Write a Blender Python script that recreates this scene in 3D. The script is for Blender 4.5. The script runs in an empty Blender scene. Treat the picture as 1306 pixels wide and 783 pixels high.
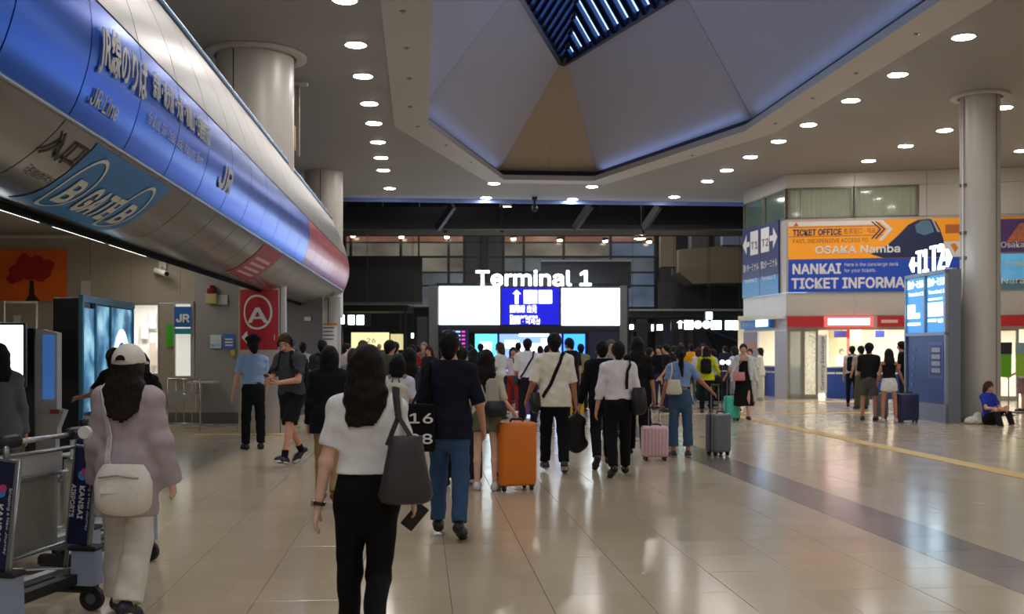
import bpy, bmesh, math, random
import numpy as np
from mathutils import Vector, Matrix
random.seed(7)
# ---------------------------------------------------------------- picture frame -> world (camera at origin, eye 1.6 m, looks along +Y)
F = 1350.0; CX = 653.0; HY = 445.0; EYE = 1.6
def X(px, Y): return (px - CX) / F * Y
def Z(py, Y): return EYE + (HY - py) / F * Y
def P(px, py, Y): return Vector((X(px, Y), Y, Z(py, Y)))
TH = math.radians(5.0); CT, ST = math.cos(TH), math.sin(TH)
def H(u, v, z=0.0): return Vector((u * CT - v * ST, u * ST + v * CT, z))      # hall frame: v runs down the hall
R = math.radians
SC = bpy.context.scene
COL = SC.collection
# ---------------------------------------------------------------- camera, world, exposure
cam = bpy.data.cameras.new('camera'); camo = bpy.data.objects.new('camera', cam); COL.objects.link(camo)
camo.location = (0, 0, EYE); camo.rotation_euler = (R(90), 0, 0)
cam.sensor_width = 36; cam.lens = F / 1306 * 36; cam.shift_y = (HY - 391.5) / 1306
cam.clip_end = 300; cam.dof.use_dof = True; cam.dof.focus_distance = 8.5; cam.dof.aperture_fstop = 3.6
SC.camera = camo
W = bpy.data.worlds.new('dusk_sky'); SC.world = W; W.use_nodes = True
bg = W.node_tree.nodes['Background']; bg.inputs[0].default_value = (0.36, 0.58, 1.0, 1); bg.inputs[1].default_value = 1.6
vs = SC.view_settings
vs.view_transform = 'Standard'; vs.look = 'None'; vs.gamma = 1.0; vs.use_curve_mapping = False
vs.exposure = 1.25
DOWN = 46.0            # radiance of a downlight diffuser
CEIL = 7.2
LAMP_R = 0.19
def lamp(name, loc, size, power, col=(1, .965, .93), sy=None):
    l = bpy.data.lights.new(name, 'AREA'); l.energy = power; l.color = col
    if sy: l.shape = 'RECTANGLE'; l.size = size; l.size_y = sy
    else: l.shape = 'DISK'; l.size = size
    o = bpy.data.objects.new(name, l); o.location = loc; COL.objects.link(o); return o
# downlight rows carry on overhead and behind the camera
for i in range(10):
    v = 17.0 - 2.4 * i
    for u in (-1.4, 9.9, 14.5, -8.5):
        p = H(u, v, CEIL - .03); lamp('downlight_lamp', p, 2 * LAMP_R, DOWN * math.pi * math.pi * LAMP_R ** 2)
# ---------------------------------------------------------------- materials
def lin(c):
    r = []
    for x in c[:3]:
        x = x / 255.0
        r.append(x / 12.92 if x <= .04045 else ((x + .055) / 1.055) ** 2.4)
    return (*r, 1.0)
_M = {}
def mat(col, rough=.6, metal=0., emit=0., var=.12, nscale=9., bump=0., bscale=60., trans=0., coat=0., stretch=None, alpha=1., ecol=None, spec=.5):
    key = (tuple(col), rough, metal, emit, var, nscale, bump, bscale, trans, coat, stretch, alpha, ecol, spec)
    if key in _M: return _M[key]
    m = bpy.data.materials.new('m_%d' % len(_M)); _M[key] = m; m.use_nodes = True
    nt = m.node_tree; b = nt.nodes['Principled BSDF']
    c = lin(col)
    b.inputs['Roughness'].default_value = rough; b.inputs['Metallic'].default_value = metal
    b.inputs['Specular IOR Level'].default_value = spec
    tc = nt.nodes.new('ShaderNodeTexCoord'); src = tc.outputs['Object']
    if stretch:
        mp = nt.nodes.new('ShaderNodeMapping'); mp.inputs['Scale'].default_value = stretch
        nt.links.new(src, mp.inputs[0]); src = mp.outputs[0]
    n = nt.nodes.new('ShaderNodeTexNoise'); n.inputs['Scale'].default_value = nscale; n.inputs['Detail'].default_value = 3
    nt.links.new(src, n.inputs['Vector'])
    mx = nt.nodes.new('ShaderNodeMix'); mx.data_type = 'RGBA'
    mx.inputs['A'].default_value = [x * (1 - var) for x in c[:3]] + [1]; mx.inputs['B'].default_value = [min(1, x * (1 + var)) for x in c[:3]] + [1]
    nt.links.new(n.outputs['Fac'], mx.inputs['Factor']); nt.links.new(mx.outputs['Result'], b.inputs['Base Color'])
    if emit:
        b.inputs['Emission Color'].default_value = lin(ecol or col); b.inputs['Emission Strength'].default_value = emit
    if trans: b.inputs['Transmission Weight'].default_value = trans
    if coat: b.inputs['Coat Weight'].default_value = coat; b.inputs['Coat Roughness'].default_value = .08
    if alpha < 1: b.inputs['Alpha'].default_value = alpha
    if bump:
        n2 = nt.nodes.new('ShaderNodeTexNoise'); n2.inputs['Scale'].default_value = bscale; n2.inputs['Detail'].default_value = 4
        nt.links.new(src, n2.inputs['Vector'])
        bp = nt.nodes.new('ShaderNodeBump'); bp.inputs['Strength'].default_value = bump; bp.inputs['Distance'].default_value = .02
        nt.links.new(n2.outputs['Fac'], bp.inputs['Height']); nt.links.new(bp.outputs['Normal'], b.inputs['Normal'])
    return m
def cloth(col): return mat(col, .85, bump=.22, bscale=18, var=.18, nscale=14, spec=.2)
def hairm(col): return mat(tuple(int(x * .75) for x in col), .6, bump=.9, bscale=34, var=.4, nscale=30, stretch=(3, 3, .35), spec=.25)
def skinm(col): return mat(col, .5, var=.08, nscale=25, spec=.4)
def glow(col, e): return mat((10, 10, 10), .5, emit=e, ecol=tuple(col), var=0)
# ---------------------------------------------------------------- mesh building
class MB:
    def __init__(s): s.v = []; s.f = []
    def add(s, vs, fs):
        n = len(s.v); s.v += [tuple(v) for v in vs]; s.f += [tuple(i + n for i in f) for f in fs]; return s
    def box(s, c, d, rz=0., M=None):
        hx, hy, hz = d[0] / 2, d[1] / 2, d[2] / 2
        vs = [Vector((x, y, z)) for x in (-hx, hx) for y in (-hy, hy) for z in (-hz, hz)]
        m = (M if M else Matrix.Rotation(rz, 3, 'Z')); c = Vector(c)
        return s.add([m @ v + c for v in vs], [(0, 1, 3, 2), (4, 6, 7, 5), (0, 4, 5, 1), (2, 3, 7, 6), (0, 2, 6, 4), (1, 5, 7, 3)])
    def rbox(s, c, d, r=.02, seg=2, rz=0., M=None):
        bm = bmesh.new(); bmesh.ops.create_cube(bm, size=1)
        for v in bm.verts: v.co = Vector((v.co.x * d[0], v.co.y * d[1], v.co.z * d[2]))
        bmesh.ops.bevel(bm, geom=bm.edges[:] , offset=min(r, min(d) * .49), segments=seg, affect='EDGES', profile=.5)
        m = (M if M else Matrix.Rotation(rz, 3, 'Z')); c = Vector(c); bm.verts.index_update()
        s.add([m @ v.co + c for v in bm.verts], [[v.index for v in f.verts] for f in bm.faces]); bm.free(); return s
    def bar(s, a, b, w, h=None, up=(0, 0, 1)):
        a, b = Vector(a), Vector(b); d = b - a; L = d.length; y = d.normalized(); up = Vector(up)
        if abs(y.dot(up)) > .98: up = Vector((1, 0, 0))
        x = y.cross(up).normalized(); z = x.cross(y)
        return s.box((a + b) / 2, (w, L, h or w), M=Matrix((x, y, z)).transposed())
    def cyl(s, a, b, r, r2=None, n=16, cap=True):
        return s.tube([a, b], [r, r if r2 is None else r2], n, cap)
    def tube(s, pts, r, n=8, cap=True):
        pts = [Vector(p) for p in pts]
        if not isinstance(r, (list, tuple)): r = [r] * len(pts)
        vs = []; px = None
        for i, p in enumerate(pts):
            d = (pts[min(i + 1, len(pts) - 1)] - pts[max(i - 1, 0)]).normalized()
            if px is None:
                px = d.cross(Vector((0, 0, 1)) if abs(d.z) < .9 else Vector((1, 0, 0))).normalized()
            else: px = (px - d * px.dot(d)).normalized()
            py = d.cross(px)
            vs += [p + (px * math.cos(t) + py * math.sin(t)) * r[i] for t in [2 * math.pi * k / n for k in range(n)]]
        fs = []
        for i in range(len(pts) - 1):
            for k in range(n):
                fs.append((i * n + k, i * n + (k + 1) % n, (i + 1) * n + (k + 1) % n, (i + 1) * n + k))
        if cap: fs += [tuple(range(n))[::-1], tuple(range((len(pts) - 1) * n, len(pts) * n))]
        return s.add(vs, fs)
    def lathe(s, prof, n=24, c=(0, 0, 0)):
        c = Vector(c); vs = []; fs = []
        for r, z in prof: vs += [c + Vector((r * math.cos(t), r * math.sin(t), z)) for t in [2 * math.pi * k / n for k in range(n)]]
        for i in range(len(prof) - 1):
            for k in range(n): fs.append((i * n + k, i * n + (k + 1) % n, (i + 1) * n + (k + 1) % n, (i + 1) * n + k))
        return s.add(vs, fs)
    def prism(s, poly, h, M=None):
        """poly: 2d points (x, z) in a plane, extruded along +y by h, then M"""
        n = len(poly); M = M or Matrix.Identity(4)
        vs = [M @ Vector((x, 0, z)) for x, z in poly] + [M @ Vector((x, h, z)) for x, z in poly]
        return s.add(vs, [tuple(range(n)), tuple(range(n, 2 * n))[::-1]] + [(i, i + n, (i + 1) % n + n, (i + 1) % n) for i in range(n)])
    def quad(s, a, b, c, d): return s.add([a, b, c, d], [(0, 1, 2, 3)])
    def mesh(s, name):
        me = bpy.data.meshes.new(name); me.from_pydata(s.v, [], s.f); me.update(); return me
    def build(s, name, m, parent=None, smooth=False, fix=True):
        me = s.mesh(name)
        if fix:
            bm = bmesh.new(); bm.from_mesh(me); bmesh.ops.recalc_face_normals(bm, faces=bm.faces); bm.to_mesh(me); bm.free()
        return ob(name, me, m, parent, smooth)
def ob(name, me, m, parent=None, smooth=False):
    if m is not None and not me.materials: me.materials.append(m)
    if smooth == 'auto':
        me.shade_auto_smooth if False else None
        for p in me.polygons: p.use_smooth = True
        try: me.set_sharp_from_angle(angle=R(38))
        except Exception: pass
    elif smooth:
        for p in me.polygons: p.use_smooth = True
    o = bpy.data.objects.new(name, me); COL.objects.link(o)
    if parent: o.parent = parent
    return o
def tag(o, label=None, cat=None, group=None, kind=None):
    if label: o['label'] = label
    if cat: o['category'] = cat
    if group: o['group'] = group
    if kind: o['kind'] = kind
    return o
def thing(name, label, cat, loc=(0, 0, 0), rz=0., group=None):
    o = bpy.data.objects.new(name, None); COL.objects.link(o); o.location = loc; o.rotation_euler = (0, 0, rz)
    return tag(o, label, cat, group)
def frame(a, b, up=(0, 0, 1)):
    """matrix whose x runs a->b, z up, y = into the wall (away from the reader facing it)"""
    a, b = Vector(a), Vector(b); x = (b - a).normalized(); z = Vector(up); y = z.cross(x).normalized(); z = x.cross(y)
    M = Matrix.Identity(4)
    for i in range(3): M[i][0], M[i][1], M[i][2], M[i][3] = x[i], y[i], z[i], a[i]
    return M
# ---------------------------------------------------------------- lettering: batched font -> mesh
ORD = ('first', 'second', 'third', 'fourth', 'fifth', 'sixth', 'seventh', 'eighth', 'ninth', 'tenth')
TEXTS = []
try: FONT = bpy.data.fonts.load(bpy.utils.system_resource('DATAFILES', path='fonts') + '/Inter.woff2')      # Blender's own bundled interface font
except Exception: FONT = None
def text(body, size, m, M, parent=None, width=None, bold=.0, depth=.006, align='LEFT', name='lettering', warp=None, shear=0.):
    """M: 4x4 whose x is reading direction, z is up, y into the wall; lettering stands proud by depth"""
    c = bpy.data.curves.new(name, 'FONT'); c.body = body; c.size = size; c.offset = min(bold, .012) * size; c.align_x = align; c.shear = shear
    c.resolution_u = 3
    if FONT and all(ord(q) < 256 for q in body): c.font = FONT; c.offset = 0
    o = bpy.data.objects.new('tmp_text', c); COL.objects.link(o)
    TEXTS.append((o, m, M, parent, width, depth, align, name, warp, max(0., bold - (.008 if bold < .02 else .004)) * size))
def flush_texts():
    dg = bpy.context.evaluated_depsgraph_get(); dg.update()
    for o, m, M, parent, width, depth, align, name, warp, bd in TEXTS:
        me = bpy.data.meshes.new_from_object(o.evaluated_get(dg)); me.name = name
        n = len(me.vertices)
        if n == 0: bpy.data.objects.remove(o); continue
        co = np.zeros(n * 3); me.vertices.foreach_get('co', co); co = co.reshape(-1, 3)
        sx = 1.
        if width: sx = width / max(1e-6, co[:, 0].max() - co[:, 0].min())
        bm = bmesh.new(); bm.from_mesh(me); bmesh.ops.remove_doubles(bm, verts=bm.verts, dist=1e-5)
        if bd > 0:                                             # heavier weight: the outline swept round a small circle
            src = bm.faces[:]
            for q in range(8):
                dup = bmesh.ops.duplicate(bm, geom=src)['geom']; a = math.pi * q / 4
                for e in dup:
                    if isinstance(e, bmesh.types.BMVert): e.co.x += bd * math.cos(a) / sx; e.co.y += bd * math.sin(a); e.co.z += .0007 * (q + 1)
        if warp:
            zs = [v.co.y for v in bm.verts]; k = max(1, int((max(zs) - min(zs)) / .12))
            for q in range(1, k + 1):
                yy = min(zs) + (max(zs) - min(zs)) * q / (k + 1)
                bmesh.ops.bisect_plane(bm, geom=bm.verts[:] + bm.edges[:] + bm.faces[:], plane_co=(0, yy, 0), plane_no=(0, 1, 0))
            for v in bm.verts: v.co = warp(v.co.x * sx, v.co.y, v.co.z)
        else:
            r = bmesh.ops.extrude_face_region(bm, geom=bm.faces[:])
            for e in r['geom']:
                if isinstance(e, bmesh.types.BMVert): e.co.z -= depth
            for v in bm.verts: v.co = M @ Vector((v.co.x * sx, -v.co.z - depth, v.co.y))
        bmesh.ops.recalc_face_normals(bm, faces=bm.faces)
        bm.to_mesh(me); bm.free(); me.materials.clear(); me.update()
        ob(name, me, m, parent)
        bpy.data.objects.remove(o)
    TEXTS.clear()
# ---------------------------------------------------------------- organic shapes: smooth unions of tapered capsules, meshed with surface nets
class Sdf:
    def __init__(s): s.p = []; s.cuts = []
    def cap(s, a, b, ra, rb=None, sc=(1, 1, 1), k=.02, flat=False, flat0=False):
        s.p.append((np.array(a, 'f4'), np.array(b, 'f4'), ra, ra if rb is None else rb, np.array(sc, 'f4'), k, flat, flat0)); return s
    def ball(s, c, r, sc=(1, 1, 1), k=.02): return s.cap(c, c, r, r, sc, k)
    def cut(s, p, n): s.cuts.append((np.array(p, 'f4'), np.array(Vector(n).normalized(), 'f4'))); return s
    def _d(s, pr, x, y, z):
        a, b, ra, rb, sc, k, flat, flat0 = pr
        px, py, pz = (x - a[0]) / sc[0], (y - a[1]) / sc[1], (z - a[2]) / sc[2]
        ba = (b - a) / sc; L2 = float(ba @ ba)
        if L2 > 1e-9:
            t = (px * ba[0] + py * ba[1] + pz * ba[2]) / L2; h = np.clip(t, 0, 1)
            d = np.sqrt((px - ba[0] * h) ** 2 + (py - ba[1] * h) ** 2 + (pz - ba[2] * h) ** 2) - (ra + (rb - ra) * h)
            L = math.sqrt(L2)
            if flat: d = np.maximum(d, (t - 1) * L)
            if flat0: d = np.maximum(d, -t * L)
        else: d = np.sqrt(px * px + py * py + pz * pz) - ra
        return d * (.5 * float(sc.min()) + .5)
    def at(s, pts):
        pts = np.asarray(pts, 'f4'); D = np.full(len(pts), .5, 'f4')
        for pr in s.p:
            d = s._d(pr, pts[:, 0], pts[:, 1], pts[:, 2]); k = pr[5]
            h = np.clip(.5 + .5 * (d - D) / k, 0, 1); D = d * (1 - h) + D * h - k * h * (1 - h)
        for p, n in s.cuts: D = np.maximum(D, (pts - p) @ n)
        return D
    def mesh(s, name, vox=.012, wr=0., ws=1.):
        lo = np.min([np.minimum(p[0] - p[2] * p[4], p[1] - p[3] * p[4]) for p in s.p], 0) - 2.5 * vox
        hi = np.max([np.maximum(p[0] + p[2] * p[4], p[1] + p[3] * p[4]) for p in s.p], 0) + 2.5 * vox
        lo -= .015; hi += .015
        n = np.maximum(4, np.ceil((hi - lo) / vox).astype(int) + 1)
        ax = [lo[i] + vox * np.arange(n[i], dtype='f4') for i in range(3)]
        D = np.full(n, .5, 'f4')
        for pr in s.p:
            a, b, ra, rb, sc, k, _, _ = pr; mg = k + 2.5 * vox
            l = np.minimum(a - ra * sc, b - rb * sc) - mg; h_ = np.maximum(a + ra * sc, b + rb * sc) + mg
            i0 = np.clip(np.floor((l - lo) / vox).astype(int), 0, n); i1 = np.clip(np.ceil((h_ - lo) / vox).astype(int) + 1, 0, n)
            if (i1 <= i0).any(): continue
            sl = tuple(slice(i0[q], i1[q]) for q in range(3))
            d = s._d(pr, ax[0][sl[0]][:, None, None], ax[1][sl[1]][None, :, None], ax[2][sl[2]][None, None, :])
            o = D[sl]; h = np.clip(.5 + .5 * (d - o) / k, 0, 1); D[sl] = d * (1 - h) + o * h - k * h * (1 - h)
        if wr:
            x, y, z = ax[0][:, None, None], ax[1][:, None, None].reshape(1, -1, 1), ax[2][None, None, :]
            D += (wr * (np.sin(23 * ws * x + 31 * ws * z + 1.3) * np.sin(17 * ws * y - 24 * ws * z) + .6 * np.sin(41 * ws * z - 29 * ws * x + 13 * ws * y + .7))).astype('f4')
        for p, nn in s.cuts:
            c = (ax[0] - p[0])[:, None, None] * nn[0] + (ax[1] - p[1])[None, :, None] * nn[1] + (ax[2] - p[2])[None, None, :] * nn[2]
            D = np.maximum(D, c)
        D[0] = D[-1] = .5; D[:, 0] = D[:, -1] = .5; D[:, :, 0] = D[:, :, -1] = .5
        return nets(name, D, lo, vox)
def nets(name, D, lo, vox):
    I = D < 0; nx, ny, nz = D.shape
    cnt = np.zeros((nx - 1, ny - 1, nz - 1), 'i2')
    for dx in (0, 1):
        for dy in (0, 1):
            for dz in (0, 1): cnt += I[dx:nx - 1 + dx, dy:ny - 1 + dy, dz:nz - 1 + dz]
    act = np.argwhere((cnt > 0) & (cnt < 8))
    if len(act) == 0: return bpy.data.meshes.new(name)
    idx = np.full(cnt.shape, -1, 'i4'); idx[tuple(act.T)] = np.arange(len(act))
    acc = np.zeros((len(act), 3), 'f4'); c = np.zeros(len(act), 'f4')
    cor = [(0, 0, 0), (1, 0, 0), (0, 1, 0), (1, 1, 0), (0, 0, 1), (1, 0, 1), (0, 1, 1), (1, 1, 1)]
    V = [D[act[:, 0] + q[0], act[:, 1] + q[1], act[:, 2] + q[2]] for q in cor]
    for i in range(8):
        for bit in (1, 2, 4):
            j = i | bit
            if j == i: continue
            a, b = V[i], V[j]; m = (a < 0) != (b < 0)
            t = np.where(m, a / np.where(m, a - b, 1), 0)
            p = np.array(cor[i], 'f4')[None] + t[:, None] * (np.array(cor[j], 'f4') - np.array(cor[i], 'f4'))[None]
            acc += p * m[:, None]; c += m
    pos = lo[None] + (act + acc / c[:, None]) * vox
    quads = []
    for axn in range(3):
        sl0 = [slice(None)] * 3; sl1 = [slice(None)] * 3; sl0[axn] = slice(0, -1); sl1[axn] = slice(1, None)
        a, b = I[tuple(sl0)], I[tuple(sl1)]
        e = np.argwhere(a != b)
        if len(e) == 0: continue
        o1, o2 = [(1, 2), (2, 0), (0, 1)][axn]
        e = e[(e[:, o1] > 0) & (e[:, o2] > 0)]
        ins = a[tuple(e.T)]
        def g(d1, d2):
            q = e.copy(); q[:, o1] -= d1; q[:, o2] -= d2; return idx[tuple(q.T)]
        q = np.stack([g(1, 1), g(0, 1), g(0, 0), g(1, 0)], 1)
        q[~ins] = q[~ins][:, ::-1]; quads.append(q)
    q = np.concatenate(quads); q = q[(q >= 0).all(1)]
    me = bpy.data.meshes.new(name); me.vertices.add(len(pos)); me.vertices.foreach_set('co', pos.astype('f4').ravel())
    me.loops.add(q.size); me.loops.foreach_set('vertex_index', q.astype('i4').ravel())
    me.polygons.add(len(q)); me.polygons.foreach_set('loop_start', np.arange(0, q.size, 4, dtype='i4'))
    me.polygons.foreach_set('use_smooth', np.ones(len(q), bool)); me.update(calc_edges=True)
    return me
# ---------------------------------------------------------------- people
SK = (214, 160, 132); SKP = (234, 192, 172); SKT = (190, 130, 100)
BLACK = (20, 20, 23); DHAIR = (24, 20, 19)
LEGS = {  # per leg: thigh pitch, thigh out, shin pitch, foot pitch (toe down +)
    'stand': ((1, 3, 0, 0), (0, 3, -2, 0)),
    'apart': ((3, 6, -1, 0), (-2, 6, -4, 0)),
    'lfwd': ((20, 2, 10, -4), (-10, 1, -34, 38)),
    'rfwd': ((-10, 1, -34, 38), (20, 2, 10, -4)),
    'rkick': ((3, 1, 0, 0), (-6, -3, -62, 62)),
    'lstep': ((14, 2, 2, 0), (-8, 2, -24, 24)),
    'rstep': ((-8, 2, -24, 24), (14, 2, 2, 0)),
    'wide': ((25, 3, 14, -12), (-12, 3, -36, 34)),
    'sit': ((128, 8, 22, 0), (120, 12, 25, 0)),
}
HANG = (2, 9, 8, 6); FWD = (-8, 10, 70, -25); BACK = (-18, 9, -8, 6); SWING = (16, 9, 30, 4); PHONE = (12, 8, 95, -40)
def V3(*a): return np.array(a, float)
def person(label, px, D, Ht=1.7, rot=5., legs='stand', aL=HANG, aR=HANG, skin=SK, fem=False, w=1., lean=2., head=(0, 0),
           top=((235, 235, 235), 'short', 0.), bot=((20, 20, 24), 'pants'), hair=('short', DHAIR), shoes=(28, 28, 30), lod=2, hat=None,
           face=False, curl=30, loose=1., wx=None, socks=None, group=None, neck=None):
    """top = (colour, sleeve: short/long/none, hem offset); returns joints in world space and the root"""
    s = Ht / 1.70; vox = {0: .0075, 1: .011, 2: .016, 3: .022}[lod]
    J = {}; LD = {}
    def dirv(a, b, sg): a, b = R(a), R(b); return V3(sg * math.sin(b), math.sin(a) * math.cos(b), -math.cos(a) * math.cos(b))
    rel = {}
    for nm, sg, lg in (('L', -1, LEGS[legs][0]), ('R', 1, LEGS[legs][1])):
        hip = V3(sg * .085 * s, 0, 0); kn = hip + .415 * s * dirv(lg[0], lg[1], sg); an = kn + .405 * s * dirv(lg[2], lg[1] * .3, sg)
        fp = R(lg[3]); fd = V3(sg * .12, math.cos(fp), -math.sin(fp)); fu = V3(0, math.sin(fp), math.cos(fp))
        heel = an - fd * .045 * s - fu * .045 * s; toe = an + fd * .165 * s - fu * .05 * s; ballp = an + fd * .10 * s - fu * .045 * s
        rel[nm] = [hip, kn, an, heel, ballp, toe]
    low = min(min(rel[n][3][2], rel[n][4][2], rel[n][5][2]) for n in 'LR') - .035 * s
    pel = V3(0, 0, -low)
    if legs == 'sit': pel = V3(0, 0, .13)
    for n in 'LR': J['hip' + n], J['kn' + n], J['an' + n], J['heel' + n], J['ball' + n], J['toe' + n] = [p + pel for p in rel[n]]
    ln = R(lean); up = V3(0, math.sin(ln), math.cos(ln)); fw = V3(0, math.cos(ln), -math.sin(ln)); rt = V3(1, 0, 0)
    def sp(t): return pel + up * t * s
    shw = (.146 if fem else .167) * s * (.5 + .5 * w)
    for nm, sg, a in (('L', -1, aL), ('R', 1, aR)):
        sh = sp(.466) + rt * sg * shw
        el = sh + .285 * s * dirv(a[0], a[1], sg); wr = el + .245 * s * dirv(a[2], a[3], sg)
        J['sh' + nm], J['el' + nm], J['wr' + nm] = sh, el, wr
    hp = R(head[0]); hy = R(head[1])
    hu = V3(0, math.sin(ln * .3 + hp), math.cos(ln * .3 + hp)); nb = sp(.545)
    hc = nb + hu * .135 * s + V3(0, .012, 0) * s
    hf0 = V3(0, math.cos(hp), -math.sin(hp)); hf = V3(-math.sin(hy) * hf0[1], math.cos(hy) * hf0[1], hf0[2]); hr = np.cross(hf, hu); hr /= np.linalg.norm(hr)
    J['head'] = hc; J['hf'] = hf; J['hu'] = hu; J['pel'] = pel; J['up'] = up
    def hp_(x, y, z): return hc + hr * x * s + hf * y * s + hu * z * s
    # --- body
    g = .9 if fem else 1.
    secs = [(-.05, .148, .70), (.06, .150, .68), (.20, (.112 if fem else .132), .70), (.36, (.128 if fem else .152), .68), (.46, (.12 if fem else .145), .60)]
    secs = [(t, r * w, q) for t, r, q in secs]
    B = Sdf()
    def torso(S, add, t0=-.05, k=.04):
        for (ta, ra, qa), (tb, rb, qb) in zip(secs[:-1], secs[1:]):
            if tb < t0: continue
            S.cap(sp(ta), sp(tb), ra * s + add, rb * s + add, (1, (qa + qb) / 2, 1), k)
        for q, sg in (('L', -1), ('R', 1)):
            S.cap(sp(.44) + rt * sg * .05 * s, J['sh' + q], .075 * s * g + add, .050 * s * g + add, (1, .9, 1), k)
            S.cap(sp(.535) + rt * sg * .025 * s, J['sh' + q] + up * .008, .040 * s * g + add * .6, .044 * s * g + add, (1, .9, 1), .03)
    lk = .80 if bot and bot[1] in ('pants', 'wide', 'slim', 'crop') else (.9 if bot else 1.); ak = .82 if top and top[1] in ('long', 'wide') else 1.
    torso(B, -.03 if top and top[1] != 'none' else -.008)
    for q in 'LR': B.cap(sp(.50) + rt * (-.04 if q == 'L' else .04) * s, hp_(0, -.012, -.06), .05 * s * g, .047 * s * g, k=.02)
    # head: cranium, face, jaw, nose, ears
    B.ball(hp_(0, -.012, .02), .098 * s, (.80, .98, 1.0), k=.02)
    B.cap(hp_(0, .028, -.02), hp_(0, .036, -.075), .066 * s, .040 * s, (.92, 1, 1), k=.03)
    B.cap(hp_(0, .088, .0), hp_(0, .104, -.028), .009 * s, .014 * s, k=.012)
    for sg in (-1, 1):
        B.ball(hp_(sg * .078, -.005, -.012), .026 * s, (.35, .7, 1.15), k=.006)
        if lod < 2: B.cap(hp_(sg * .018, .082, .018), hp_(sg * .05, .068, .02), .01 * s, k=.015)
    if lod < 2: B.ball(hp_(0, .083, -.055), .017 * s, (1.3, .7, .7), k=.012)
    for q, sg in (('L', -1), ('R', 1)):
        B.cap(J['sh' + q], J['el' + q], .047 * s * g * ak, .040 * s * g * ak, k=.02); B.cap(J['el' + q], J['wr' + q], .041 * s * g, .026 * s * g, k=.02)
        fd = J['wr' + q] - J['el' + q]; fd /= np.linalg.norm(fd)
        t = V3(0, 1, .3) if abs(fd[1]) < .75 else V3(-sg * .6, 0, 1); t -= fd * (t @ fd); t /= np.linalg.norm(t)     # thumb side
        n = np.cross(t, fd) * sg; n /= np.linalg.norm(n)
        if n[0] * sg > 0: n = -n                                                                               # palm faces the body
        wr = J['wr' + q]; J['hand' + q] = wr + fd * .085 * s; J['palm' + q] = n
        hs = s * (.95 if fem else 1.05)
        B.cap(wr + fd * .02 * hs + t * .012 * hs, wr + fd * .075 * hs + t * .022 * hs, .017 * hs, k=.012)
        B.cap(wr + fd * .02 * hs - t * .006 * hs, wr + fd * .075 * hs - t * .02 * hs, .017 * hs, k=.012)
        if lod < 3:
            for fi, (off, ln_) in enumerate(((.033, .066), (.011, .076), (-.011, .070), (-.031, .054))):
                b0 = wr + fd * (.083 if fi < 3 else .076) * hs + t * off * hs; d = fd; r = .0098 * hs
                for sgm in range(3):
                    ang = R(curl * (.35, 1, .8)[sgm]); d = d * math.cos(ang) + n * math.sin(ang); d /= np.linalg.norm(d)
                    b1 = b0 + d * ln_ * hs * (.46, .31, .23)[sgm]
                    B.cap(b0, b1, r, r * .9, k=.005); b0 = b1; r *= .9; nn = n * 1.
            tb = wr + fd * .03 * hs + t * .03 * hs; t1 = tb + (fd * .7 + t * .55 + n * .35) * .04 * hs; t2 = t1 + (fd * .93 + t * .1 + n * .4) * .032 * hs
            B.cap(tb, t1, .0135 * hs, .0115 * hs, k=.008); B.cap(t1, t2, .011 * hs, .009 * hs, k=.004)
        else:
            B.cap(wr + fd * .08 * hs, wr + fd * .15 * hs + n * .03 * hs, .03 * hs, .02 * hs, (1, 1, 1), k=.02)
        hp2, kn, an = J['hip' + q], J['kn' + q], J['an' + q]; lw = (.5 + .5 * w) * lk
        B.cap(hp2, kn, .080 * s * lw, .053 * s * lw, k=.012); cm = kn * .68 + an * .32 - V3(0, .012, 0) * s
        B.cap(kn, cm, .050 * s * lw, .052 * s * lw, k=.015); B.cap(cm, an, .050 * s * lw, .034 * s, k=.015)
        B.cap(an, J['heel' + q], .036 * s, .032 * s, k=.015); B.cap(J['heel' + q], J['ball' + q], .032 * s, .036 * s, (1, 1, .9), k=.015); B.cap(J['ball' + q], J['toe' + q], .036 * s, .024 * s, k=.015)
    B.cut((0, 0, .002), (0, 0, -1))
    me = B.mesh('person', vox)
    root = ob('person', me, skinm(skin)); root.location = (X(px, D) if wx is None else wx, D, 0); root.rotation_euler = (0, 0, R(rot))
    tag(root, label, 'person', group)
    # --- clothes
    J['torso'] = None
    cv = vox * 1.0
    if top:
        tc, sl, hem = top[:3]; S = Sdf(); add = .012 * loose + .004; ad2 = .012 * min(loose, 1.3) + .004
        torso(S, add, k=.035)
        if hem < -.06: S.cap(sp(.02), sp(hem), .165 * s * w + add, .175 * s * w + add, (1, .72, 1), k=.04)
        for q, sg in (('L', -1), ('R', 1)):
            sh, el, wr = J['sh' + q], J['el' + q], J['wr' + q]
            if sl == 'short':
                e = sh + (el - sh) * .72; S.cap(sh, e, .052 * s * g + ad2 * .6, .052 * s * g + ad2 * .9, k=.02, flat=True)
            elif sl == 'half':
                S.cap(sh, el, .052 * s * g + ad2 * .6, .046 * s * g + ad2 * .9, k=.02, flat=True)
            elif sl == 'long':
                S.cap(sh, el, .057 * s * g + ad2 * .6, .047 * s * g + ad2 * .8, k=.035); S.cap(el, wr, .047 * s * g + ad2 * .8, .036 * s * g + ad2 * .6, k=.03, flat=True)
            elif sl == 'wide':
                S.cap(sh, el, .056 * s + ad2, .060 * s + ad2, k=.05); S.cap(el, wr + (wr - el) * .12, .06 * s + ad2, .056 * s + ad2, k=.04, flat=True)
        S.cut(sp(hem), -up); S.cut(sp(.562 if sl != 'none' else .50), up)
        if sl == 'none': S.cut(sp(.43), up)
        J['torso'] = S; ob({'long': 'shirt', 'wide': 'overshirt'}.get(sl, 'shirt'), S.mesh('shirt', cv, wr=.0035 if lod < 2 else .003, ws=1.), cloth(tc), root)
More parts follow.
